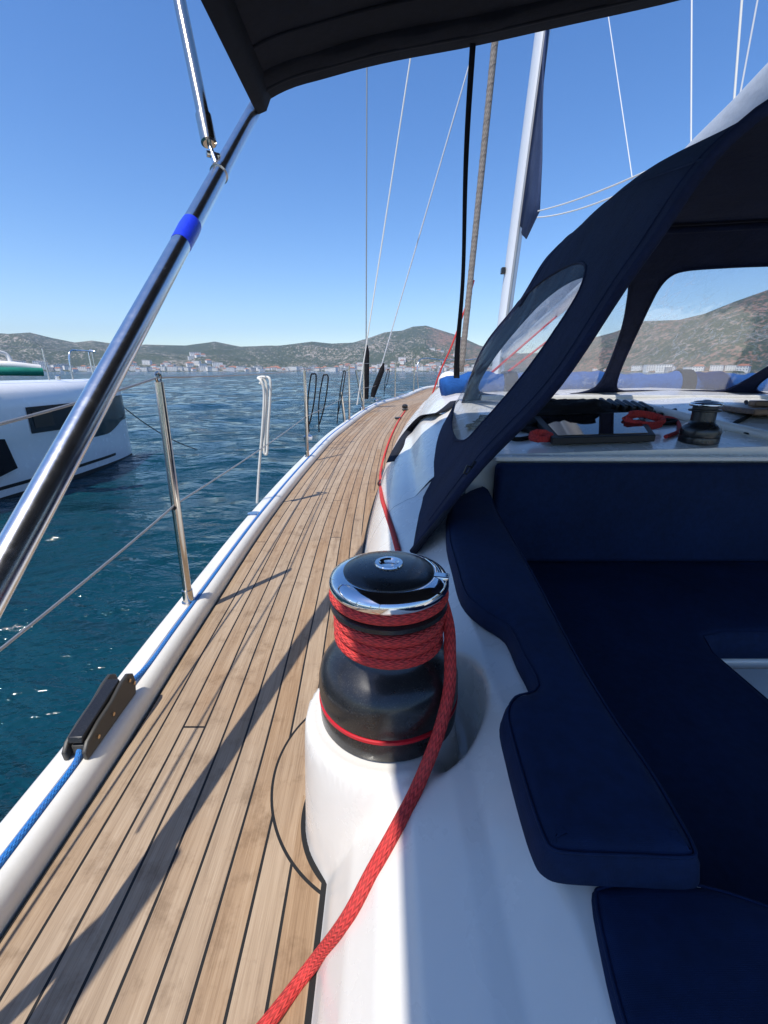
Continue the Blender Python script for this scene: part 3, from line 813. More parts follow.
# black cords over the lifeline
for k, (u0, v0, u1, v1, Y, lb) in enumerate([(313, 374, 309, 432, 4.4, 'thin black cord looped over the lifeline, leftmost of the two by the second stanchion'),
                                   (325, 375, 319, 432, 4.75, 'thin black cord looped over the lifeline, right of its twin by the second stanchion'),
                                   (344, 371, 337, 424, 6.2, 'black cord slanting down beside the third stanchion'),
                                   (388, 369, 384, 397, 9.6, 'short black cord beside the fifth stanchion near the bow')]):
    w = 3.2 if k < 2 else 1.2
    a, b_ = P(u0, v0, Y=Y), P(u1, v1, Y=Y)
    m1 = P(u0 - w + (u1-u0)*.5, v0 + (v1-v0)*.5, Y=Y+.05); m2 = P(u0 + w*.9 + (u1-u0)*.5, v0 + (v1-v0)*.5, Y=Y-.05)
    pts = [b_, m1, P(u0 - w*.7, v0 + 3, Y=Y), a, P(u0 + w, v0 + 3, Y=Y), m2, P(u1 + .5, v1 - 8, Y=Y)]
    rope('hanging_line', pts, .007, 'rope_black', lb, 'cord', per=5, group='black cords over the lifeline')
# turnbuckle posts
for (u0, v0, u1, v1, Y, lb) in [(356, 370, 364, 410, 7.9, 'slanted short steel strut between the third and fourth stanchions'), (341, 392, 345, 424, 6.5, 'thin pale strut leaning on the third stanchion')]:
    tag(MB().tube([P(u1, v1, Y=Y), P(u0, v0, Y=Y)], .02, 10).build('rail_strut', 'steel_warm', base=P(u1, v1, Y=Y)), lb, 'strut')
for (u, v, lb) in [(308, 437, 'small grey block on the toe rail behind the second stanchion'), (362, 408, 'small grey block at the foot of the dark line cover'), (376, 400, 'farther small grey block on the toe rail')]:
    Y = 5
    for _ in range(40): p = P(u, v, Z=zrail(Y) + .03); Y = .5*Y + .5*p.y
    r_ = thing('rail_block', (p.x, p.y, zrail(p.y)), lb, 'pulley block', 'blocks on the toe rail')
    MB().lathe([(.045, 0), (.05, .02), (.05, .04), (.03, .055), (0, .06)], (p.x, p.y, zrail(p.y)), 20).build('sheave_cover', 'steel', r_)
    MB().tube([Vector((p.x, p.y, zrail(p.y) + .05)) + Vector((.0, .035*math.cos(a_), .035 + .035*math.sin(a_))) for a_ in [k*math.pi/6 for k in range(12)]], .009, 8, closed=True).build('shackle', 'steel_warm', r_)

# ------------------------------------------------------------------ rigging
mast = thing('mast', (2.0, 7.72, -.2), 'tall pale aluminium mast with a furled dark sail behind it', 'mast')
m0, m1 = P(507, 300, d=6.99), P(543.5, 25, d=5.95)
dirm = (m1 - m0).normalized()
mb = MB(); rows = []
for k in range(30):
    p = m0 + dirm * (-1.9 + k * .48)
    rows.append([p + Vector((.100*math.cos(a_), .145*math.sin(a_), 0)) for a_ in [2*math.pi*j/28 for j in range(29)]])
mb.grid(rows, flip=True); mb.build('extrusion', 'mast_alloy', mast)
mb = MB(); mb.box(m0.lerp(m1, .5) + Vector((-.05, -.13, 0)), (.02, .02, .01)); 
tr_ = MB(); tr_.tube([m0 + dirm*-1.7 + Vector((0, -.145, 0)), m0 + dirm*11.8 + Vector((0, -.145, 0))], .022, 10); tr_.build('sail_track', 'wire', mast)
fs_ = MB(); fs_.box(m0 + dirm*.42 + Vector((-.13, -.02, 0)), (.06, .1, .09)); fs_.build('sheave_box', 'black_plastic', mast, bevel=.01)
sp_ = MB(); 
for s_ in (-1, 1): sp_.tube([m0 + dirm*7.4, m0 + dirm*7.5 + Vector((s_*1.1, -.25, 0))], [.04, .025], 10)
sp_.build('spreader', 'mast_alloy', mast)
clew = P(538, 211, d=5.45)
sl = MB(); back = [m0 + dirm*q + Vector((.01, -.165, 0)) for q in (1.0, 1.9, 2.8, 3.9, 5.2)]
aft = [P(525, 239, d=6.3), clew, P(540.5, 160, d=5.6), P(541, 95, d=5.5), P(541, 60, d=5.5)]
rows = [[b0.lerp(a0, j/6) + Vector((.02*math.sin(j*1.3), 0, 0)) for j in range(7)] for b0, a0 in zip(back, aft)]
sl.grid(rows)
so_ = sl.build('furled_sail', 'sail_cloth', mast, solid=.012, angle=180)
# boom with its cover
b0 = m0 + Vector((0, -.2, .0)); b0 = Vector((2.0, 7.45, .40)); b1 = P(768, 68, X=2.0) ; b1v = Vector((2.0, b1.y, b1.z - .165))
dv = (b1v - b0); bend = b0 + dv * 1.55
boom = thing('boom', b0, 'pale grey covered boom running back over the navy spray hood', 'boom')
rows = []
for k in range(25):
    p = b0.lerp(bend, k/24)
    rows.append([p + Vector((.10*math.cos(a_) * (1 + .08*math.sin(k*1.9)), 0, .165*math.sin(a_) + .006*math.sin(k*2.3 + a_))) for a_ in [2*math.pi*j/24 for j in range(25)]])
MB().grid(rows).build('boom_cover', 'boom_cover', boom, angle=180)
MB().tube([b0 + Vector((0, .1, -.14)), bend + Vector((0, -.2, -.14))], .07, 14).build('boom_beam', 'mast_alloy', boom)
# lines near the mast
e1 = P(629, 179, d=3.35)
for k, (q, lb) in enumerate([(P(600, 195, d=3.9), 0), (P(610, 197, d=3.6), 1)]): pass
wire('outhaul', clew, P(660, 165, X=2.0), .007, 'rope_white', 'upper of two white outhaul ropes running from the sail corner to the boom', group='outhaul ropes', cat='rope', sag=.03)
wire('outhaul', clew + Vector((0, 0, -.07)), P(650, 180, X=2.0), .007, 'rope_white', 'lower of two white outhaul ropes running from the sail corner to the boom', group='outhaul ropes', cat='rope', sag=.05)
wire('lazy_line', P(634, 190, X=2.0), P(600, -40, X=2.0), .004, 'wire_light', 'thin pale line rising from the boom, leftmost of the lines over the hood')
wire('lazy_line', P(691, 150, X=2.0), P(692, -60, X=2.0), .005, 'wire_light', 'vertical pale line above the middle of the boom')
wire('topping_lift', P(733, 115, X=2.0), P(745, -40, X=2.0), .006, 'rope_white', 'twisted white rope rising from the boom near the right edge')
wire('topping_lift', P(740, 95, X=2.0), P(765, -40, X=2.0), .0045, 'wire_light', 'thin pale rope at the top right slanting away from the twisted one')
# shrouds
sh = thing('wrapped_shroud', P(462, 357, d=6.0), 'thick grey brown shroud wrapped in twisted rope left of the mast', 'shroud')
a, b_ = P(461, 372, d=6.1), P(495.5, 36, d=5.0); top = a + (b_ - a) * 1.9
MB().tube([a.lerp(top, k/40) for k in range(41)], .040, 14).build('core', 'rope_wrap', sh, angle=180)
hx = MB(); dd_ = (top - a).normalized(); e = dd_.cross(Vector((1, 0, 0))).normalized(); f = dd_.cross(e)
ln = (top - a).length
hx.tube([a + dd_*(ln*k/600) + (e*math.cos(k*.42) + f*math.sin(k*.42))*.036 for k in range(600)], .007, 6)
hx.build('wrapping', 'rope_wrap', sh, angle=180)
wire('shroud_wire', P(366, 400, Y=8.9), P(367, 20, Y=8.2), .011, 'wire', 'vertical thin shroud wire rising from a dark cover on the toe rail', 'shroud')
wire('shroud_wire', P(372, 398, Y=8.6), P(475, 45, Y=7.7), .010, 'wire_light', 'thin shroud wire slanting right from the toe rail towards the mast', 'shroud')
wire('halyard', P(357, 405, Y=7.7), P(414, 35, Y=7.6), .010, 'rope_white', 'pale halyard slanting right, between the vertical shroud and the webbing strap', 'rope')
tag(MB().tube([P(366, 399, Y=8.85), P(366, 385, Y=8.85), P(366.5, 352, Y=8.8), P(366.7, 345, Y=8.8)], [.05, .062, .055, .02], 14).build('line_cover', 'black_cloth', base=P(366, 399, Y=8.85)), 'upright dark cloth cover round the foot of the vertical shroud', 'shroud cover', 'shroud covers')
tag(MB().tube([P(372.5, 397, Y=8.55), P(374, 391, Y=8.55), P(382, 370, Y=8.5), P(383.5, 363, Y=8.5)], [.04, .055, .05, .02], 14).build('line_cover', 'black_cloth', base=P(372.5, 397, Y=8.55)), 'slanting dark cloth cover round the foot of the leaning shroud', 'shroud cover', 'shroud covers')
rope('preventer_line', [P(430, 402, d=6.5), P(440, 372, d=6.2), P(452, 345, d=6.0), P(468, 300, d=5.9), P(474, 280, d=5.8)], .012, 'rope_red', 'thin red line rising beside the wrapped shroud from the foredeck')

# ------------------------------------------------------------------ bimini
bim = thing('bimini', (XC, 0, .94), 'dark navy bimini awning stretched overhead on steel tubes', 'awning')
BY = 1.99
fpx = [(258, 108), (264, 99), (275, 91), (295, 82), (320, 75), (360, 64), (400, 55), (470, 42), (560, 22), (660, 0)]
fk = [P(u, v, Y=BY) for u, v in fpx]
fk = [(p.x, p.z) for p in fk] + [(1.5, 1.335), (2.0, 1.35)]
def bz(X):
    X = X if X <= XC else 2*XC - X
    return smooth([(a, float(b_)) for a, b_ in fk], X)
XE = fk[0][0]
xs = [XE + (XC - XE) * (k/40)**1.5 for k in range(41)]; xs = xs + [2*XC - x for x in xs[-2::-1]]
ys = [BY - i * .08 for i in range(36)]
rows = []
for i, Y in enumerate(ys):
    f = sstep(0, .9, BY - Y)
    rows.append([(x, Y, bz(x) + .03 * f * math.sin(min(1, max(0, (x - XE) / (2*(XC-XE)))) * math.pi) + .004*noise.noise(Vector((x*3, Y*3, 0)))) for x in xs])
MB().grid(rows).build('canopy', 'canvas_dark', bim, solid=.004, angle=180)
hem = MB(); rows = []
for j, x in enumerate(xs): rows.append([Vector((x, BY - .002, bz(x) + .004)), Vector((x + .0, BY + .006, bz(x) - .01)), Vector((x, BY - .05, bz(x) - .014)), Vector((x, BY - .11, bz(x) - .006 - .02*abs(noise.noise(Vector((x*4, 0, 0)))))), Vector((x, BY - .125, bz(x) + .003))])
hem.grid(rows).build('front_hem', 'canvas_dark', bim, solid=.003, angle=60)
for yy_ in (.24, .86, 1.5):
    MB().tube([(x, BY - yy_, bz(x) + .03*sstep(0, .9, yy_)*math.sin(min(1, max(0, (x - XE) / (2*(XC-XE)))) * math.pi) - .003) for x in xs[1:-1]], .005, 6).build('seam', 'canvas_dark', bim, angle=180)
sd = MB(); rows = []
for Y in ys: rows.append([Vector((XE - .004, Y, bz(XE) + .004)), Vector((XE - .003, Y, bz(XE) - .02)), Vector((XE + .03, Y, bz(XE) - .008)), Vector((XE + .055, Y, bz(XE + .055) - .004))])
sd.grid(rows).build('side_hem', 'canvas_dark', bim, solid=.003, angle=60)
MB().tube([(x, BY - .055, bz(x) - .006) for x in xs[1:-1]], .012, 12).build('front_hoop', 'canvas_dark', bim, angle=180)
# main diagonal tube
c1 = P(253, 112, d=1.61); c0 = P(-9, 592, d=.60)
ext = c0 + (c0 - c1) * .45
c1e = c1 + (c1 - c0) * .02
side = Vector((-.014, -.01, .012))
def pole(a, b_, r, name, par, mt='steel', bow=0):
    pts = [a.lerp(b_, k/24) + Vector((0, 0, bow*math.sin(k/24*math.pi))) for k in range(25)]
    return MB().tube(pts, r, 28).build(name, mt, par, angle=180)
pole(c1e, ext, .0240, 'diagonal_tube', bim)
# blue tape on it
def on_tube(v):
    best = min(range(401), key=lambda k: abs(proj(c1.lerp(c0, k/400))[1] - v)); return c1.lerp(c0, best/400)
ta, tb_ = on_tube(224), on_tube(244)
MB().tube([ta, ta.lerp(tb_, .3), ta.lerp(tb_, .6), tb_], [.0250, .0262, .0256, .0249], 24).build('blue_tape', 'blue_tape', bim)
# strut and clamp
j = on_tube(173); jt = P(179.5, 0, d=1.33); jb = P(209, 143, d=1.34)
up_ = jb + (jt - jb) * 1.9
pole(up_, jb, .0195, 'upper_strut', bim, 'steel_warm')
n_ = (jt - jb).normalized()
MB().tube([jb + n_*.085, jb + n_*.084, jb, jb - n_*.004], [.0205, .0238, .0238, .018], 20).build('strut_end', 'steel_warm', bim, angle=30)
kn = P(213, 155, d=1.335)
MB().tube([jb - n_*.0, kn], .007, 12).build('eye_bolt', 'steel', bim)
MB().tube([kn, kn.lerp(j, .5), j], [.012, .013, .012], 14).build('clamp_jaw', 'steel', bim, bevel=0)
tn = (c0 - c1).normalized()
MB().tube([j - tn*.012, j + tn*.012], .0275, 20).build('clamp_ring', 'steel', bim, angle=30)
MB().tube([kn - Vector((.016, .01, 0)), kn + Vector((.016, .01, 0))], .009, 12).build('clamp_bolt', 'steel_warm', bim)
# aft legs and rear hoop
for Y0 in (-.80,):
    MB().tube([(x, Y0, bz(x) - .0) for x in xs], .02, 12).build('rear_hoop', 'steel', bim, angle=180)
pole(Vector((XE, -.80, bz(XE))), Vector((XE - .12, -1.5, zrail(-1.5))), .02, 'rear_leg', bim)
pole(Vector((-.66, .19, -.02)), Vector((-.86, -.28, .30)), .014, 'shadow_tube', bim)  # added unseen tubes, placed to cast a second shadow bar on the deck
pole(Vector((-.86, -.28, .30)), Vector((XE, -.75, bz(XE))), .012, 'shadow_tube', bim)
pole(Vector((-.66, .19, -.02)), Vector((-.67, .12, zrail(.1))), .014, 'shadow_tube', bim)
# feet of the frame stand on the rail
MB().tube([ext, Vector((ext.x - .02, ext.y - .05, zrail(0) + .0))], .0205, 16).build('frame_foot', 'steel', bim)
for e_ in (1,):
    pole(Vector((2*XC - XE, BY - .05, bz(XE))), Vector((2*XC - ext.x, ext.y, ext.z)), .02, 'starboard_tube', bim)
# webbing strap to the hood
w0 = P(473, 43, Y=BY - .03); w1 = P(457, 378, d=2.82)
mb = MB(); rows = []
for k in range(41):
    f = k/40; p = w0.lerp(w1, f) + Vector((.0, 0, -.05*math.sin(f*math.pi))); p.x += -.006*math.sin(f*9)
    tw = .3 + .6*math.sin(f*3.1); hw = .011 + .010*f
    rows.append([p - Vector((math.cos(tw), math.sin(tw)*.5, 0))*hw, p + Vector((math.cos(tw), math.sin(tw)*.5, 0))*hw])
mb.grid(rows); o = mb.build('webbing_strap', 'webbing', solid=.004, base=w0, angle=180)
tag(o, 'long dark webbing strap hanging from the bimini front edge down to the spray hood', 'strap')

# ------------------------------------------------------------------ spray hood
hood = thing('spray_hood', (XC, 2.0, -.2), 'navy canvas spray hood with clear plastic windows over the companionway', 'spray hood')
A_k = [(0, (.094, 1.29, -.562)), (.08, (.27, 1.25, -.285)), (.16, (.45, 1.18, -.04)), (.24, (.58, 1.10, .24)), (.33, (.72, 1.0, .47)), (.42, (1.15, .95, .59)), (.5, (2.0, .92, .64))]
B_k = [(0, (.5, 2.9, -.235)), (.08, (.57, 2.68, .11)), (.16, (.69, 2.45, .33)), (.24, (.76, 2.24, .51)), (.33, (.90, 2.16, .575)), (.42, (1.4, 2.15, .6)), (.5, (2.0, 2.15, .63))]
C_k = [(0, (.5, 2.9, -.235)), (.08, (.66, 3.0, -.215)), (.2, (1.0, 3.08, -.18)), (.35, (1.5, 3.12, -.15)), (.5, (2.0, 3.14, -.14))]
c0_k = [(0, (.094, 1.29, -.562)), (.3, (.150, 1.75, -.525)), (.5, (.178, 2.02, -.49)), (.75, (.29, 2.5, -.39)), (1, (.5, 2.9, -.235))]
def mirror_s(s): return (s, False) if s <= .5 else (1 - s, True)
def mir(p, f): return Vector((2*XC - p.x, p.y, p.z)) if f else p
def HS(s, t_):
    s, f = mirror_s(s)
    p = smooth(A_k, s).lerp(smooth(B_k, s), t_)
    w = max(0, 1 - s/.14)**2
    l0 = Vector(A_k[0][1]).lerp(Vector(B_k[0][1]), t_)
    p = p + (smooth(c0_k, t_) - l0) * w
    p.z += (.055 - .025*sstep(.35, .5, s)) * math.sin(t_*math.pi) * sstep(.20, .33, s) - .012*math.sin(t_*math.pi*3)*sstep(.25, .4, s)
    p.x += .012 * math.sin(t_*5 + s*20) * math.sin(t_*math.pi) * (1 - sstep(.25, .4, s))
    return mir(p, f)
def FS(s, t_):
    s, f = mirror_s(s)
    p = smooth(B_k, s).lerp(smooth(C_k, s), t_)
    p.y += .03 * math.sin(t_*math.pi)
    return mir(p, f)
def sdpoly(pt, poly):
    x, y = pt; d = 1e9; ins = False; n = len(poly)
    for i in range(n):
        ax, ay = poly[i]; bx, by = poly[(i+1) % n]
        ex, ey = bx-ax, by-ay; wx, wy = x-ax, y-ay
        h_ = max(0, min(1, (wx*ex+wy*ey)/(ex*ex+ey*ey+1e-12)))
        d = min(d, math.hypot(wx-ex*h_, wy-ey*h_))
        if (ay > y) != (by > y) and x < (bx-ax)*(y-ay)/(by-ay)+ax: ins = not ins
    return -d if ins else d
def px_round(pts): return [(p.x, p.y) for p in catmull([(a_, b2, 0) for a_, b2 in pts], 5, True)]
def panel(fn, s0, s1, ns, t0, t1, nt_, polys, par, names=('canvas_side', 'clear_window'), hemr=.006):
    """grid of a hood surface, split into canvas and clear windows whose outline the vertices are pulled onto"""
    def sd(st):
        p = fn(*st); p = Vector((min(p.x, 2*XC - p.x), p.y, p.z)); q = proj(p)
        return min(sdpoly(q, pl) for pl in polys) if polys else 1.0
    G = [[[s0 + (s1-s0)*i/ns, t0 + (t1-t0)*j/nt_] for j in range(nt_+1)] for i in range(ns+1)]
    V = [[sd(G[i][j]) for j in range(nt_+1)] for i in range(ns+1)]
    hs_, ht = (s1-s0)/ns, (t1-t0)/nt_
    for i in range(1, ns):
        for j in range(1, nt_):
            v_ = V[i][j]
            nb = [V[i-1][j], V[i+1][j], V[i][j-1], V[i][j+1]]
            if any(v_*q < 0 for q in nb):
                gs = (V[i+1][j]-V[i-1][j])/2; gt = (V[i][j+1]-V[i][j-1])/2; g2_ = gs*gs+gt*gt
                if g2_ > 1e-9:
                    a_ = max(-.5, min(.5, -v_*gs/g2_)); b2 = max(-.5, min(.5, -v_*gt/g2_))
                    G[i][j] = [G[i][j][0] + a_*hs_, G[i][j][1] + b2*ht]
    PT = [[fn(*G[i][j]) for j in range(nt_+1)] for i in range(ns+1)]
    cv, wn_ = MB(), MB(); idx = lambda i, j: i*(nt_+1)+j
    flat = [q for r in PT for q in r]
    fc, fw = [], []; wcells = set()
    for i in range(ns):
        for j in range(nt_):
            m_ = sd([(G[i][j][0]+G[i+1][j+1][0]+G[i+1][j][0]+G[i][j+1][0])/4, (G[i][j][1]+G[i+1][j+1][1]+G[i+1][j][1]+G[i][j+1][1])/4])
            f = (idx(i, j), idx(i+1, j), idx(i+1, j+1), idx(i, j+1))
            if m_ < 0: fw.append(f); wcells.add((i, j))
            else: fc.append(f)
    def compact(fs):
        used = sorted({k for f in fs for k in f}); mp_ = {k: n for n, k in enumerate(used)}
        return [flat[k] for k in used], [tuple(mp_[k] for k in f) for f in fs]
    cv.add(*compact(fc)); cv.build(names[0], 'canvas_navy', par, solid=.004, angle=180)
    # windows: connected groups
    left = set(wcells); groups = []
    while left:
        st_ = [left.pop()]; gset = set(st_)
        while st_:
            i, j = st_.pop()
            for q in ((i+1, j), (i-1, j), (i, j+1), (i, j-1)):
                if q in left: left.discard(q); gset.add(q); st_.append(q)
        if len(gset) > 12: groups.append(gset)
    for gset in groups:
        fs = [(idx(i, j), idx(i+1, j), idx(i+1, j+1), idx(i, j+1)) for i, j in gset]
        wo = MB().add(*compact(fs)).build(names[1], 'vinyl', par, angle=180)
        ed = {}
        for f in fs:
            for a_, b2 in zip(f, f[1:] + f[:1]):
                k = (min(a_, b2), max(a_, b2)); ed[k] = ed.get(k, 0) + 1
        adj = {}
        for (a_, b2), c_ in ed.items():
            if c_ == 1: adj.setdefault(a_, []).append(b2); adj.setdefault(b2, []).append(a_)
        start = next(iter(adj)); loop = [start]; prev = None; cur = start
        while True:
            nx = [q for q in adj[cur] if q != prev]
            if not nx: break
            prev, cur = cur, nx[0]
            if cur == start or len(loop) > 5000: break
            loop.append(cur)
        if len(loop) > 8:
            L3 = [flat[k] for k in loop]; n3 = len(L3)
            L3 = [(L3[k-1] + L3[k]*2 + L3[(k+1) % n3]) / 4 for k in range(n3)]
            MB().tube(L3, hemr, 6, closed=True).build('window_hem', 'canvas_navy', wo, angle=180)
sidewin = px_round([(455, 438), (451, 424), (456, 400), (470, 369), (490, 337), (515, 306), (545, 279), (572, 264), (584, 264), (586, 273), (578, 295), (556, 330), (530, 367), (505, 398), (482, 424), (468, 439), (460, 441)])
panel(HS, 0, .30, 90, 0, 1, 90, [sidewin], hood, ('side_panel', 'side_window'))
panel(HS, .70, 1, 70, 0, 1, 70, [sidewin], hood, ('side_panel', 'side_window'))
rows = [[HS(.30 + .40*i/60, j/24) for j in range(25)] for i in range(61)]
MB().grid(rows).build('hood_roof', 'canvas_navy', hood, solid=.004, angle=180)
pane1 = px_round([(622, 279), (629, 284), (628, 300), (622, 330), (608, 368), (596, 387), (575, 394), (540, 396), (500, 396), (478, 391), (484, 372), (506, 341), (540, 303), (570, 281), (600, 273)])
pane2 = px_round([(616, 386), (622, 365), (640, 325), (656, 292), (668, 277), (684, 270), (720, 267), (768, 265), (900, 262), (1100, 260), (1500, 260), (1500, 385), (1100, 385), (900, 386), (768, 388), (700, 391), (640, 391), (622, 391)])
panel(FS, 0.0, 1.0, 220, 0, 1, 60, [pane1, pane2], hood, ('front_panel', 'front_window'), hemr=.008)
for t_s, a_s, b_s in ((.055, .02, .98), (.93, .16, .84)):
    MB().tube([HS(a_s + (b_s-a_s)*k/90, t_s) + Vector((0, 0, .001)) for k in range(91)], .0042, 6).build('seam', 'canvas_navy', hood, angle=180)
for s_s in (.30, .70):
    MB().tube([HS(s_s, k/24) for k in range(25)], .0045, 6).build('seam', 'canvas_navy', hood, angle=180)
MB().tube([HS(k/80, 0.0) for k in range(81)], .013, 10).build('aft_hoop', 'canvas_navy', hood, angle=180)
MB().tube([HS(k/80, 1.0) - Vector((0, .02, .02)) for k in range(4, 77)], .014, 10).build('front_hoop', 'canvas_navy', hood, angle=180)
# handrail inside the hood and buckle
zb_ = smooth(A_k, .045)
bk_ = MB(); cbk = P(470, 471, d=1.31)
rt = Matrix.Rotation(R(20), 3, 'Y')
for dx_, dz_, sx1, sz1 in ((0, .012, .034, .005), (0, -.012, .034, .005), (.015, 0, .005, .026), (-.015, 0, .005, .026)):
    bk_.box(cbk + rt @ Vector((dx_, 0, dz_)), (sx1, .006, sz1), rt)
bk_.build('buckle', 'black_plastic', hood, bevel=.002)
sg = MB().tube([P(476, 462, d=1.325), P(462, 490, d=1.325), P(440, 520, d=1.33), P(414, 551, d=1.38)], .009, 8).build('tie_strap', 'webbing', hood)

# ------------------------------------------------------------------ cabin top gear
def on_surf(u, v, lift=0):
    d = .5
    while d < 14:
        p = P(u, v, d=d)
        if p.z < surf(p.x, p.y) + lift: break
        d += .01
    p.z = surf(p.x, p.y) + lift; return p
# blue rolled cover on the cabin top
rc = thing('rolled_cover', (1.9, 3.55, -.15), 'bright blue rolled canvas lying across the cabin top in front of the hood windows', 'rolled canvas')
pts = []
for k in range(61):
    f = k/60; x = .45 + f * 3.1; pts.append(Vector((x, 3.45 + .05*math.sin(f*7), interp(zt_k, 3.5) + .062 + .01*math.sin(f*23) - .05*max(0, .08-f)*10)))
MB().tube(pts, [.085 + .012*math.sin(k*1.7)*math.sin(k*.6) for k in range(61)], 20).build('roll', 'canvas_blue', rc, angle=180)
for xx in (.95, 2.25, 2.95):
    q = min(pts, key=lambda a_: abs(a_.x - xx)); MB().tube([q - Vector((.05, 0, 0)), q + Vector((.05, 0, 0))], .102, 20).build('tie_band', 'webbing', rc, angle=60)
# blue bundle beside the shroud
p = P(441, 391, d=5.4)
bp_ = thing('blue_bundle', p, 'small bright blue canvas bundle tied at the cabin edge left of the hood', 'canvas bundle')
pts = [p + Vector((-.02 + .05*k, .02*k, 0)) for k in range(8)]
MB().tube(pts, [.05, .11, .125, .13, .12, .13, .12, .06], 16).build('roll', 'canvas_blue', bp_, angle=180)
MB().tube([pts[1] + Vector((.0, 0, -.02)), pts[1] + Vector((.03, 0, -.02))], .12, 16).build('tie_band', 'black_cloth', bp_, angle=60)
# second winch on the cabin top
pw = on_surf(697, 446)
pw2 = Vector((1.30, 1.98, surf(1.30, 1.98)))
w2 = None
def small_winch(c, s):
    return winch((c.x, c.y, c.z - .002), s, 'smaller black winch on the cabin top under the hood beside red rope', 'self-tailing winches')
def at_px_Y(u, Y, v=445):
    p = P(u, v, Y=Y); return Vector((p.x, Y, surf(p.x, Y)))
sw = small_winch(at_px_Y(697, 1.89), .62)
for ch in sw.children:
    if ch.name.startswith(('drum', 'red_band')) and 'skirt' not in ch.name: ch.material_slots[0].link = 'OBJECT'; ch.material_slots[0].material = M['winch_black']
# tablet-like smoked hatch
def slab(name, pxs, Ys_, th, mats_, label, cat, frame=.02):
    q = [Vector((P(u, 440, Y=Y).x, Y, surf(P(u, 440, Y=Y).x, Y) + .012)) for u, Y in zip(pxs, Ys_)]
    c_ = sum(q, Vector()) / 4; root_ = thing(name, c_, label, cat)
    up = Vector((0, 0, th))
    fr = MB(); fr.add(q + [a_ + up for a_ in q], [(3, 2, 1, 0), (4, 5, 6, 7), (0, 1, 5, 4), (1, 2, 6, 5), (2, 3, 7, 6), (3, 0, 4, 7)]); fr.build('frame', mats_[0], root_, bevel=.004)
    g_ = [c_ + (a_ - c_) * .88 + up + Vector((0, 0, .0005)) for a_ in q]
    MB().add(g_ + [a_ + Vector((0, 0, .003)) for a_ in g_], [(3, 2, 1, 0), (4, 5, 6, 7), (0, 1, 5, 4), (1, 2, 6, 5), (2, 3, 7, 6), (3, 0, 4, 7)]).build('glass', mats_[1], root_)
    return root_
slab('smoked_hatch', (552, 655, 634, 530), (1.87, 1.87, 2.30, 2.30), .03, ('rubber', 'black_gloss'), 'glossy black smoked hatch lying flat behind the white sill under the hood', 'hatch')
# black bag
def blob(name, c, size, m_, label, cat, seed=0, amp=.25):
    mb = MB(); rows = []
    for i in range(25):
        th_ = math.pi * i / 24; row = []
        for j in range(41):
            ph = 2*math.pi*j/40; d_ = Vector((math.sin(th_)*math.cos(ph), math.sin(th_)*math.sin(ph), math.cos(th_)))
            k = 1 + amp * noise.fractal(d_*1.7 + Vector((seed, 0, 0)), 1, 2, 4)
            q = Vector((d_.x*size[0]*k, d_.y*size[1]*k, max(d_.z*size[2]*k, -size[2]*.3))); row.append(Vector(c) + q)
        rows.append(row)
    o = mb.grid(rows, flip=True).build(name, m_, base=c, angle=180); return tag(o, label, cat)
c_ = at_px_Y(560, 2.40); blob('black_bag', (c_.x, c_.y, c_.z + .02), (.26, .13, .085), 'black_cloth', 'crumpled black cloth bag lying behind the smoked hatch', 'bag', 2, .5)
c_ = at_px_Y(500, 2.25); blob('dark_cloth', (c_.x + .02, c_.y, c_.z + .01), (.16, .12, .04), 'black_cloth', 'flat dark cloth bundle left of the smoked hatch near the hood side', 'cloth', 5, .6)
for k_, (u0, v0, u1, v1) in enumerate([(474, 388, 566, 308), (482, 392, 572, 322)]):
    a, b_ = P(u0, v0, d=3.6), P(u1, v1, d=5.2)
    wire('vang_line', a, b_ + (b_ - a)*.3, .010, 'rope_red', ['upper', 'lower'][k_] + ' of two red lines seen slanting through the long side window of the hood', 'rope', group='red lines beyond the side window')
# red rope coils
def coil_of(c, rx, ry, n, r_, label, seed):
    random.seed(seed); pts = []
    for k in range(n * 14):
        a_ = k / 14 * 2 * math.pi; f = 1 - .35 * ((k * .37) % 1) * .6
        pts.append(Vector((c.x + rx*math.cos(a_)*f + .01*random.uniform(-1, 1), c.y + ry*math.sin(a_)*f, c.z + r_ + r_*.5*(k/14) + .5*ry*(1 + math.sin(a_)) + r_*1.2*abs(math.sin(a_*.5 + seed + k*.11)))))
    o = MB().tube(catmull(pts, 2), r_, 8).build('rope_coil', 'rope_red', base=c, angle=180); return tag(o, label, 'rope coil', 'red rope coils on the cabin top')
coil_of(at_px_Y(640, 2.10), .095, .045, 5, .009, 'loose coil of red rope between the smoked hatch and the small winch', 3)
coil_of(at_px_Y(541, 1.92), .05, .022, 4, .009, 'small heap of red rope at the left corner of the smoked hatch', 8)
def lying(name, pxs, r_, m_, label, group=None):
    pts_ = [at_px_Y(u, Y) + Vector((0, 0, r_)) for u, Y in pxs]
    rope(name, pts_, r_, m_, label, per=8, group=group)
lying('lying_line', [(655, 2.5), (630, 2.25), (600, 2.34), (575, 2.5), (560, 2.7)], .010, 'rope_black', 'black rope lying over the cabin top behind the smoked hatch')
lying('lying_line', [(668, 2.45), (650, 2.3), (672, 2.2), (640, 2.18), (615, 2.4)], .010, 'rope_black', 'black rope snaking between red coil and small winch')
lying('lying_line', [(612, 2.45), (640, 2.34), (668, 2.26), (676, 2.05), (664, 1.95)], .009, 'rope_red', 'red rope leading from the clutches to the small winch')
lying('lying_line', [(500, 2.1), (515, 1.98), (535, 2.04), (520, 2.14), (500, 2.2)], .010, 'rope_black', 'black rope loop lying left of the smoked hatch')
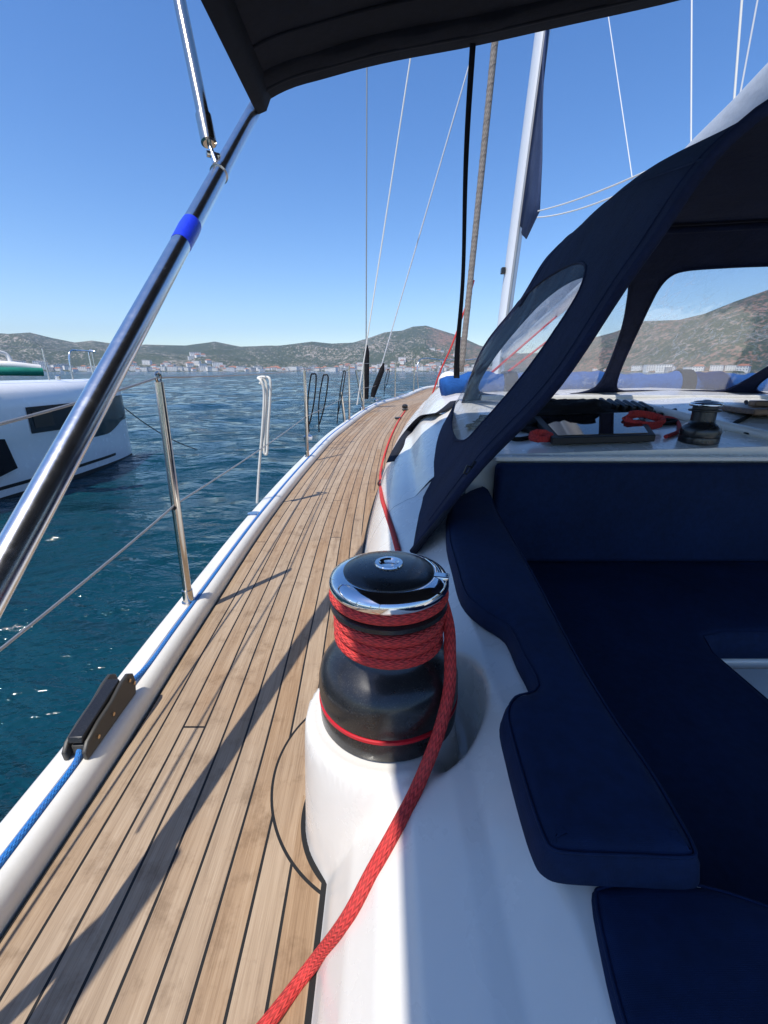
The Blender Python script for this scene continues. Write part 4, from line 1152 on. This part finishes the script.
lying('lying_line', [(735, 2.6), (742, 2.3), (728, 2.1), (750, 1.95), (790, 1.92)], .010, 'rope_black', 'black rope lying on the cabin top right of the small winch')
# row of rope clutches behind
cl = thing('clutch_bank', at_px_Y(612, 2.5), 'row of black rope clutches behind the red rope coil under the hood', 'rope clutches')
for k in range(6):
    c_ = at_px_Y(598 + k*8, 2.5 - k*.025)
    MB().box((c_.x, c_.y, c_.z + .035), (.028, .13, .06), Matrix.Rotation(R(12), 3, 'X')).build('clutch', 'black_plastic', cl, bevel=.012)
# hatch rails and wood
gr_ = thing('hatch_rail', at_px_Y(650, 2.2), 'white slanting companionway hatch rail right of the small winch', 'hatch rail')
a, b_ = at_px_Y(636, 2.50), at_px_Y(790, 1.82)
MB().tube([a + Vector((0, 0, .02)), b_ + Vector((0, 0, .012))], .022, 12).build('rail', 'gelcoat', gr_)
m, t, b = mat('varnished_wood', (.16, .07, .03), .3); v = coords(t, (1, 14, 14)); t.links.new(ramp(t, noise_(t, v, 4, 5), [(.3, (.06, .026, .012)), (.7, (.22, .11, .05))]), b.inputs['Base Color'])
wd = thing('wooden_washboard', at_px_Y(760, 2.3), 'varnished wooden board lying by the companionway at the right edge', 'wooden board')
MB().box((at_px_Y(775, 2.28) + Vector((.15, 0, .03))), (.75, .32, .03), Matrix.Rotation(R(-8), 3, 'Z')).build('board', 'varnished_wood', wd, bevel=.006)
MB().box((at_px_Y(775, 2.28) + Vector((.15, 0, .062))), (.60, .06, .03), Matrix.Rotation(R(-8), 3, 'Z')).build('batten', 'varnished_wood', wd, bevel=.006)
# white raised lip in front of the windows inside
MB().box((XC, 2.86, interp(zt_k, 2.86) + .035), (2.75, .05, .035)).build('hood_lip', 'gelcoat', yacht, bevel=.01)

# genoa sheet and car on the side deck
sheet = []
for u, v in [(398, 552), (392, 530), (386, 512), (381, 492), (381, 470), (386, 450), (392, 434), (399, 420), (405, 411)]:
    q = on_surf(u, v, .010) if v > 505 else None
    if q is None:
        Y = 3
        for _ in range(60):
            q = P(u, v, Z=max(zdeck(Y), surf(P(u, v, Y=Y).x, Y)) + .011 if P(u, v, Y=Y).x > xbase(Y) else zdeck(Y) + .011); Y = .5*Y + .5*q.y
    sheet.append(q)
rope('genoa_sheet', sheet, .010, 'rope_red', 'red rope lying along the side deck forward of the big winch', per=8)
def deckp(u, v, h=0.0):
    Y = 3
    for _ in range(60): q = P(u, v, Z=zdeck(Y) + h); Y = .5*Y + .5*q.y
    return q
ca = deckp(405, 410)
cr_ = thing('genoa_car', ca, 'black sheet car with its red rope on the narrow side deck ahead', 'sheet car')
MB().box(ca + Vector((0, 0, .02)), (.07, .30, .03), Matrix.Rotation(R(-10), 3, 'Z')).build('car_body', 'black_plastic', cr_, bevel=.01)
MB().lathe([(.045, .03), (.055, .045), (.055, .075), (.03, .10), (0, .105)], ca + Vector((0, .05, 0)), 20).build('sheave', 'black_plastic', cr_)
cb_ = deckp(398, 419)
MB().box(cb_ + Vector((0, 0, .015)), (.10, .10, .03)).build('end_stop', 'black_plastic', cr_, bevel=.01)
trk = thing('sheet_track', deckp(392, 450), 'bright steel sheet track along the foot of the cabin side with black end', 'track')
a, b_ = Vector((xbase(3.2) + .035, 3.2, surf(xbase(3.2)+.035, 3.2) + .01)), Vector((xbase(5.6) - .01, 5.6, zdeck(5.6) + .02))
a = Vector((xbase(3.1) + .012, 3.1, zdeck(3.1) + .045))
MB().tube([a.lerp(b_, k/10) for k in range(11)], .022, 8).build('track_bar', 'steel', trk)
MB().tube([a + Vector((-.01, -.06, .0)), a.lerp(b_, .12), a.lerp(b_, .24)], [.02, .034, .024], 10).build('track_end', 'black_plastic', trk)
MB().tube([a.lerp(b_, .45), a.lerp(b_, .55)], .036, 10).build('slider', 'black_plastic', trk)
# draped strap over the cabin side
mb = MB(); rows = []
dp = catmull([P(455, 402, d=2.9), on_surf(440, 414, .012), on_surf(424, 417, .012), on_surf(409, 432, .012), on_surf(398, 450, .01), on_surf(392, 463, .01)], 8)
for k, p in enumerate(dp): rows.append([p - Vector((.034, .012, -.004)), p + Vector((.034, .012, .012))])
mb.grid(rows); tag(mb.build('draped_strap', 'webbing', solid=.003, base=dp[0], angle=180), 'loose dark strap draped from the hood corner over the white cabin side', 'strap')
# white dome vent beyond the hood
pv = P(449, 379, d=6.6)
vt = thing('deck_vent', (pv.x, pv.y, surf(pv.x, pv.y)), 'white rounded cowl on the cabin roof behind the blue bundle', 'vent')
MB().lathe([(.17, 0), (.17, .06), (.16, .12), (.12, .18), (.06, .21), (0, .22)], (pv.x, pv.y, surf(pv.x, pv.y)), 24).build('cowl', 'gelcoat', vt)

# ------------------------------------------------------------------ neighbouring catamaran
cat = thing('catamaran', (-7.2, 6, WATER), 'white catamaran with dark side windows moored alongside on the left', 'catamaran')
def cat_hull(cx, sgn, par):
    st_ = []
    YS = [-4, -1, 2, 4, 6, 7.5, 8.8, 9.8, 10.5, 10.95, 11.15, 11.22]
    HW = [.80, .85, .85, .85, .84, .80, .70, .54, .36, .19, .08, .03]
    rows = []
    for Y, hw in zip(YS, HW):
        zt_ = -.17 - .0*(Y); fl = max(0, (Y - 9) * .05)
        half = [(hw*.0 + 0.0, zt_ + .0), (hw*.55, zt_ - .005), (hw*.80, zt_ - .06), (hw*.95, zt_ - .2), (hw, zt_ - .45), (hw, -1.05), (hw*.93, -1.16), (hw*.90, -1.5), (hw*.82, -1.95), (hw*.78, WATER + .06), (hw*.7, WATER - .3)]
        rows.append([(cx + a_, Y, z_) for a_, z_ in half] )
    rows2 = [[(2*cx - a_, y_, z_) for a_, y_, z_ in r] for r in rows]
    mb = MB()
    mb.grid(rows, flip=False); mb.grid(rows2, flip=True)
    return mb, rows
mb, hr = cat_hull(-7.2, 1, cat); mb.build('hull', 'hull_white', cat, angle=50)
mb2, _ = cat_hull(-12.2, 1, cat); ho = mb2.build('hull', 'hull_white', cat, angle=50)
for hc in (-7.2, -12.2):
    ap = MB(); rows = []
    for r in hr:
        q = r[9]; q2 = r[10]; rows.append([(q[0] + .006 + hc + 7.2, q[1], WATER + .07), (q[0] + .004 + hc + 7.2, q[1], WATER - .2)])
    ap.grid(rows)
    ap.build('antifouling', 'rubber', cat)
def hull_x(Y, z):                       # outer face facing us
    YS = [-4, -1, 2, 4, 6, 7.5, 8.8, 9.8, 10.5, 10.95, 11.15, 11.22]; HW = [.80, .85, .85, .85, .84, .80, .70, .54, .36, .19, .08, .03]
    hw = interp(list(zip(YS, HW)), Y)
    return -7.2 + interp([(-2.2, hw*.76), (-2.04, hw*.78), (-1.95, hw*.82), (-1.5, hw*.90), (-1.16, hw*.93), (-1.05, hw), (-.62, hw), (-.37, hw*.95), (-.17, hw*.55)], z)
def side_strip(name, mt, Ya, Yb, top, bot, off=.012, n=30, par=cat, rowsn=6):
    rows = []
    for k in range(n+1):
        Y = Ya + (Yb-Ya)*k/n; a_, b2 = top(Y), bot(Y)
        rows.append([(hull_x(Y, b2 + (a_-b2)*j/rowsn) + off, Y, b2 + (a_-b2)*j/rowsn) for j in range(rowsn+1)])
    return MB().grid(rows).build(name, mt, par, angle=30)
mat('smoked_glass', (.012, .018, .026), .12)
win = side_strip('hull_window', 'smoked_glass', 7.75, 9.0, lambda Y: -.60, lambda Y: -1.03 - .02*(Y-6.5))
side_strip('window_frame', 'black_plastic', 7.85, 8.3, lambda Y: -.68, lambda Y: -.97, .02, 6, win)
side_strip('hull_window', 'smoked_glass', 9.15, 11.16, lambda Y: -.56, lambda Y: -1.36 + .22*sstep(9.9, 10.9, Y) - .0)
side_strip('boot_stripe', 'rubber', 2, 10.2, lambda Y: -1.84, lambda Y: -1.90, .008)
for (Y, z) in [(6.05, -.78), (6.1, -1.0), (5.9, -1.0)]:
    x = hull_x(Y, z); MB().tube([(x, Y, z), (x + .02, Y, z)], .03, 12).build('hull_fitting', 'rubber', cat)
dk_ = MB(); dk_.box((-9.7, 2.5, -.55), (4.4, 9, .5)); dk_.build('bridge_deck', 'hull_white', cat, bevel=.1)
cbn = MB()
rows = []
for (Y, zz, hw) in [(4.9, -.3, 2.4), (4.6, .35, 2.2), (4.0, .75, 2.0), (2, .95, 2.0), (-3, .95, 2.0), (-3.2, -.3, 2.2)]:
    rows.append([(-9.7 + hw*q, Y, -.3 + (zz+.3)*(1 - abs(q)**6)) for q in [-1 + 2*j/24 for j in range(25)]])
cbn.grid(rows).build('coachroof', 'hull_white', cat, angle=40)
# deck stanchions and pulpit of the catamaran
for i, Y in enumerate([5.2, 7.0, 8.9, 10.4]):
    x = hull_x(Y, -.2) - .12
    MB().tube([(x, Y, -.2), (x, Y, .42)], .014, 8).build('stanchion', 'steel', cat)
MB().tube([(hull_x(Y, -.2) - .12, Y, .41) for Y in (3, 5.2, 7.0, 8.9, 10.4)], .006, 6).build('lifeline', 'wire', cat)
x1 = hull_x(9.6, -.2) - .15
MB().tube(catmull([(x1, 9.6, -.2), (x1, 9.65, .35), (x1 - .05, 10.0, .42), (x1 - .25, 10.7, .42), (x1 - .4, 10.7, .42), (x1 - .4, 10.7, -.15)], 5), .018, 8).build('pulpit', 'steel', cat)
MB().lathe([(.05, 0), (.05, .08), (.0, .1)], (hull_x(9.3, -.2) - .25, 9.3, -.18), 12).build('deck_cleat', 'steel', cat)
bx = hull_x(7.2, -.2) - .3
MB().tube(catmull([(bx - 1.5, 7.2, -.1), (bx - 1.4, 7.2, .55), (bx - .1, 7.25, .6), (bx, 7.25, .5), (bx + .02, 7.3, -.15)], 6), .02, 8).build('arch_rail', 'steel_warm', cat)
MB().tube(catmull([P(-4, 352, Y=7.2), P(5, 355, Y=7.3), P(10, 364, Y=7.3), P(12, 372, Y=7.3)], 5), .03, 10).build('bow_davit', 'gelcoat_rail', cat)
# green and white rolled board
gb = thing('paddle_board', (bx - .5, 6.6, -.15), 'green and white inflatable board lying on the catamaran deck', 'inflatable board')
rows = []; rw2 = []
pg = [P(-40, 372, Y=6.9), P(0, 371.5, Y=6.95), P(43, 372, Y=7.3)]
MB().tube(catmull([pg[0] + Vector((-.5, 0, 0)), pg[0], pg[1], pg[2]], 8), .062, 16).build('green_side', 'green_cloth', gb)
MB().tube(catmull([pg[0] + Vector((-.5, .1, .09)), pg[0] + Vector((0, .1, .11)), pg[1] + Vector((0, .1, .10)), pg[2] + Vector((-.06, .05, .05))], 8), .06, 16).build('white_top', 'gelcoat_rail', gb)
# black cloth hanging on the hull
q = [P(-30, 436, X=-6.28), P(2, 433, X=-6.28), P(18, 468, X=-6.24), P(-2, 478, X=-6.24), P(-30, 486, X=-6.24)]
cl_ = MB(); cl_.add([a_ for a_ in q] + [a_ - Vector((.06, 0, 0)) for a_ in q], [(4, 3, 2, 1, 0), (5, 6, 7, 8, 9)] + [(i, (i+1) % 5, 5+(i+1) % 5, 5+i) for i in range(5)])
tag(cl_.build('hanging_fender_cloth', 'black_cloth', base=q[0]), 'black cloth panel hanging against the catamaran hull at the left edge', 'fender cloth')
wire('mooring_line', (hull_x(10.9, -.4) - .1, 11.1, -.3), (-5.2, 12.0, WATER), .012, 'rope_black', 'dark mooring line running down from the catamaran bow into the water', 'rope', sag=.25)

cat.rotation_euler = (0, 0, -.11)
# ------------------------------------------------------------------ town on the far shore
for nm, col in (('house_white', (.8, .77, .71)), ('house_cream', (.6, .52, .42)), ('house_grey', (.42, .41, .40)), ('roof_tile', (.36, .15, .08)), ('roof_pale', (.5, .47, .43))): mat(nm, col, .9)
mat('dark_opening', (.05, .05, .055), .4)
random.seed(21)
def house_mesh(w, d_, h_, gable, wallm, roofm):
    mb = MB(); mb.box((0, 0, h_/2 - 2), (w, d_, h_ + 4), mi=0)
    if gable:
        o = .5; rh = min(w, d_) * .28
        vs = [(-w/2-o, -d_/2-o, h_), (w/2+o, -d_/2-o, h_), (w/2+o, d_/2+o, h_), (-w/2-o, d_/2+o, h_), (-w/2+rh, 0, h_+rh), (w/2-rh, 0, h_+rh)]
        mb.add(vs, [(0, 1, 5, 4), (2, 3, 4, 5), (1, 2, 5), (3, 0, 4), (3, 2, 1, 0)], mi=1)
    else: mb.box((0, 0, h_ + .3), (w + .8, d_ + .8, .6), mi=1)
    nf = max(2, int(h_ // 3)); nc = max(2, int(w // 4))
    for fl in range(nf):
        for k in range(nc): mb.box((-w/2 + w*(k+.5)/nc, -d_/2 - .05, (fl+.5)*h_/nf), (1.5, .14, 1.3), mi=2)
    return mb
protos = []
for (w, d_, h_, gb_, wm_, rm) in [(14, 11, 7, True, 'house_white', 'roof_tile'), (20, 12, 10, False, 'house_white', 'roof_pale'), (11, 10, 6, True, 'house_cream', 'roof_tile'), (26, 14, 12, False, 'house_white', 'roof_pale'), (15, 12, 9, False, 'house_grey', 'roof_pale'), (17, 12, 8, True, 'house_white', 'roof_tile')]:
    mb = house_mesh(w, d_, h_, gb_, wm_, rm); me_o = mb.build('shore_house', [wm_, rm, 'dark_opening'], smooth=False)
    protos.append(me_o)
desc = ['small white house with tiled roof in the town along the far shore', 'white flat roofed block in the town along the far shore', 'small cream house with tiled roof in the town along the far shore',
        'long white flat roofed hotel block in the town along the far shore', 'grey flat roofed building in the town along the far shore', 'wide white house with tiled roof in the town along the far shore']
used = [False]*6
def zground(az, tt):
    r = rs(az) + (rr_(az)-rs(az))*tt + 25*noise.noise(Vector((az*30, 0, 1))); x, y = r*math.sin(az), r*math.cos(az)
    return Vector((x, y, hill(az, tt, x, y)))
def place_house(az, tt):
    k = random.choice([0, 0, 1, 1, 2, 3, 4, 5]); p = zground(az, tt)
    o = protos[k] if not used[k] else protos[k].copy()
    if used[k]: COL.objects.link(o)
    used[k] = True
    o.location = p; o.rotation_euler = (0, 0, -az + random.uniform(-.5, .5)); s_ = random.uniform(.9, 1.45); 
    s_ *= p.length / 1800 if p.length > 1200 else .6
    o.scale = (s_, s_, s_)
    pu = proj(p)[0]
    where = ('behind the catamaran', 'right of the steel tube', 'left of the white rope', 'right of the white rope', 'below the mountain', 'beyond the hood windows')[0 if pu < 95 else 1 if pu < 180 else 2 if pu < 258 else 3 if pu < 350 else 4 if pu < 520 else 5]
    how = 'at the far waterline' if tt < .03 else 'low on the shore' if tt < .1 else 'up the hillside'
    tag(o, desc[k].replace(' in the town along the far shore', '') + ' ' + how + ' ' + where, 'house', 'houses of the far town, type %s' % ['one', 'two', 'three', 'four', 'five', 'six'][k])
    g_names = ['small tiled white houses of the far town', 'flat roofed white blocks of the far town', 'small cream houses of the far town', 'long white hotels of the far town', 'grey buildings of the far town', 'wide tiled white houses of the far town']
    o['group'] = g_names[k]
azL, azR = azel(-20, 370)[0], azel(500, 370)[0]
for k in range(215):
    f = k/214; az = azL + (azR-azL)*(f + random.uniform(-.004, .004))
    place_house(az, .006 + .20*random.random()**1.5)
for (u, tt, n) in [(436, .42, 9), (448, .50, 7), (460, .40, 7), (197, .30, 4), (165, .16, 3), (350, .14, 5), (395, .22, 6), (425, .20, 6)]:
    for k in range(n): place_house(azel(u + random.uniform(-8, 8), 360)[0], tt + random.uniform(-.05, .05))
for k in range(24): place_house(azel(random.uniform(535, 780), 370)[0], .01 + .05*random.random())
# boats with masts along the far shore
bm_ = thing('moored_yacht', (0, 0, 0), 'tiny white moored yacht with bare mast off the far shore', 'yacht', 'yachts moored off the far town')
hb_ = MB(); rows = []
for f in [k/10 for k in range(11)]:
    hw = 1.9*math.sin(math.pi*min(1, .25 + .75*(1-f)))**.7*(1 if f < .99 else .05); rows.append([(-hw, -6+12*f, 1.3+.3*f), (-hw*.7, -6+12*f, -.2), (hw*.7, -6+12*f, -.2), (hw, -6+12*f, 1.3+.3*f), (-hw, -6+12*f, 1.32+.3*f)])
hb_.grid(rows).build('hull', 'hull_white', bm_)
MB().box((0, -.5, 1.6), (2, 5, .7)).build('cabin', 'hull_white', bm_, bevel=.1)
MB().tube([(0, .8, 1.2), (0, .8, 17)], .22, 6).build('mast', 'mast_alloy', bm_)
first = True
for k in range(46):
    az = azel(random.choice([random.uniform(0, 500), random.uniform(300, 480)]), 370)[0]; r = rs(az) - random.uniform(20, 140)
    o = bm_ if first else copy_tree(bm_); first = False
    pu = proj((r*math.sin(az), r*math.cos(az), WATER))[0]
    o['label'] = 'tiny moored yacht with bare mast off the far shore ' + ('behind the catamaran', 'left of the hung white rope', 'right of the hung white rope', 'below the mountain')[0 if pu < 120 else 1 if pu < 258 else 2 if pu < 365 else 3]
    o.location = (r*math.sin(az), r*math.cos(az), WATER); o.rotation_euler = (0, 0, random.uniform(0, 6.28))

# ------------------------------------------------------------------ haze
m = bpy.data.materials.new('haze'); m.use_nodes = True; t = m.node_tree
t.nodes.remove(t.nodes['Principled BSDF'])
pvn = N(t, 'ShaderNodeVolumePrincipled'); pvn.inputs['Color'].default_value = (.62, .78, 1, 1); pvn.inputs['Density'].default_value = .00013; pvn.inputs['Anisotropy'].default_value = .2
t.links.new(pvn.outputs[0], t.nodes['Material Output'].inputs['Volume']); M['haze'] = m
hz = MB().box((0, 700, 198), (7600, 7600, 404)).build('haze', 'haze', smooth=False)
tag(hz, 'pale blue haze lying over the bay', None, None, 'stuff')
hmax = max(max(p[2] for p in r) for r in [[(0, 0, 0)]])
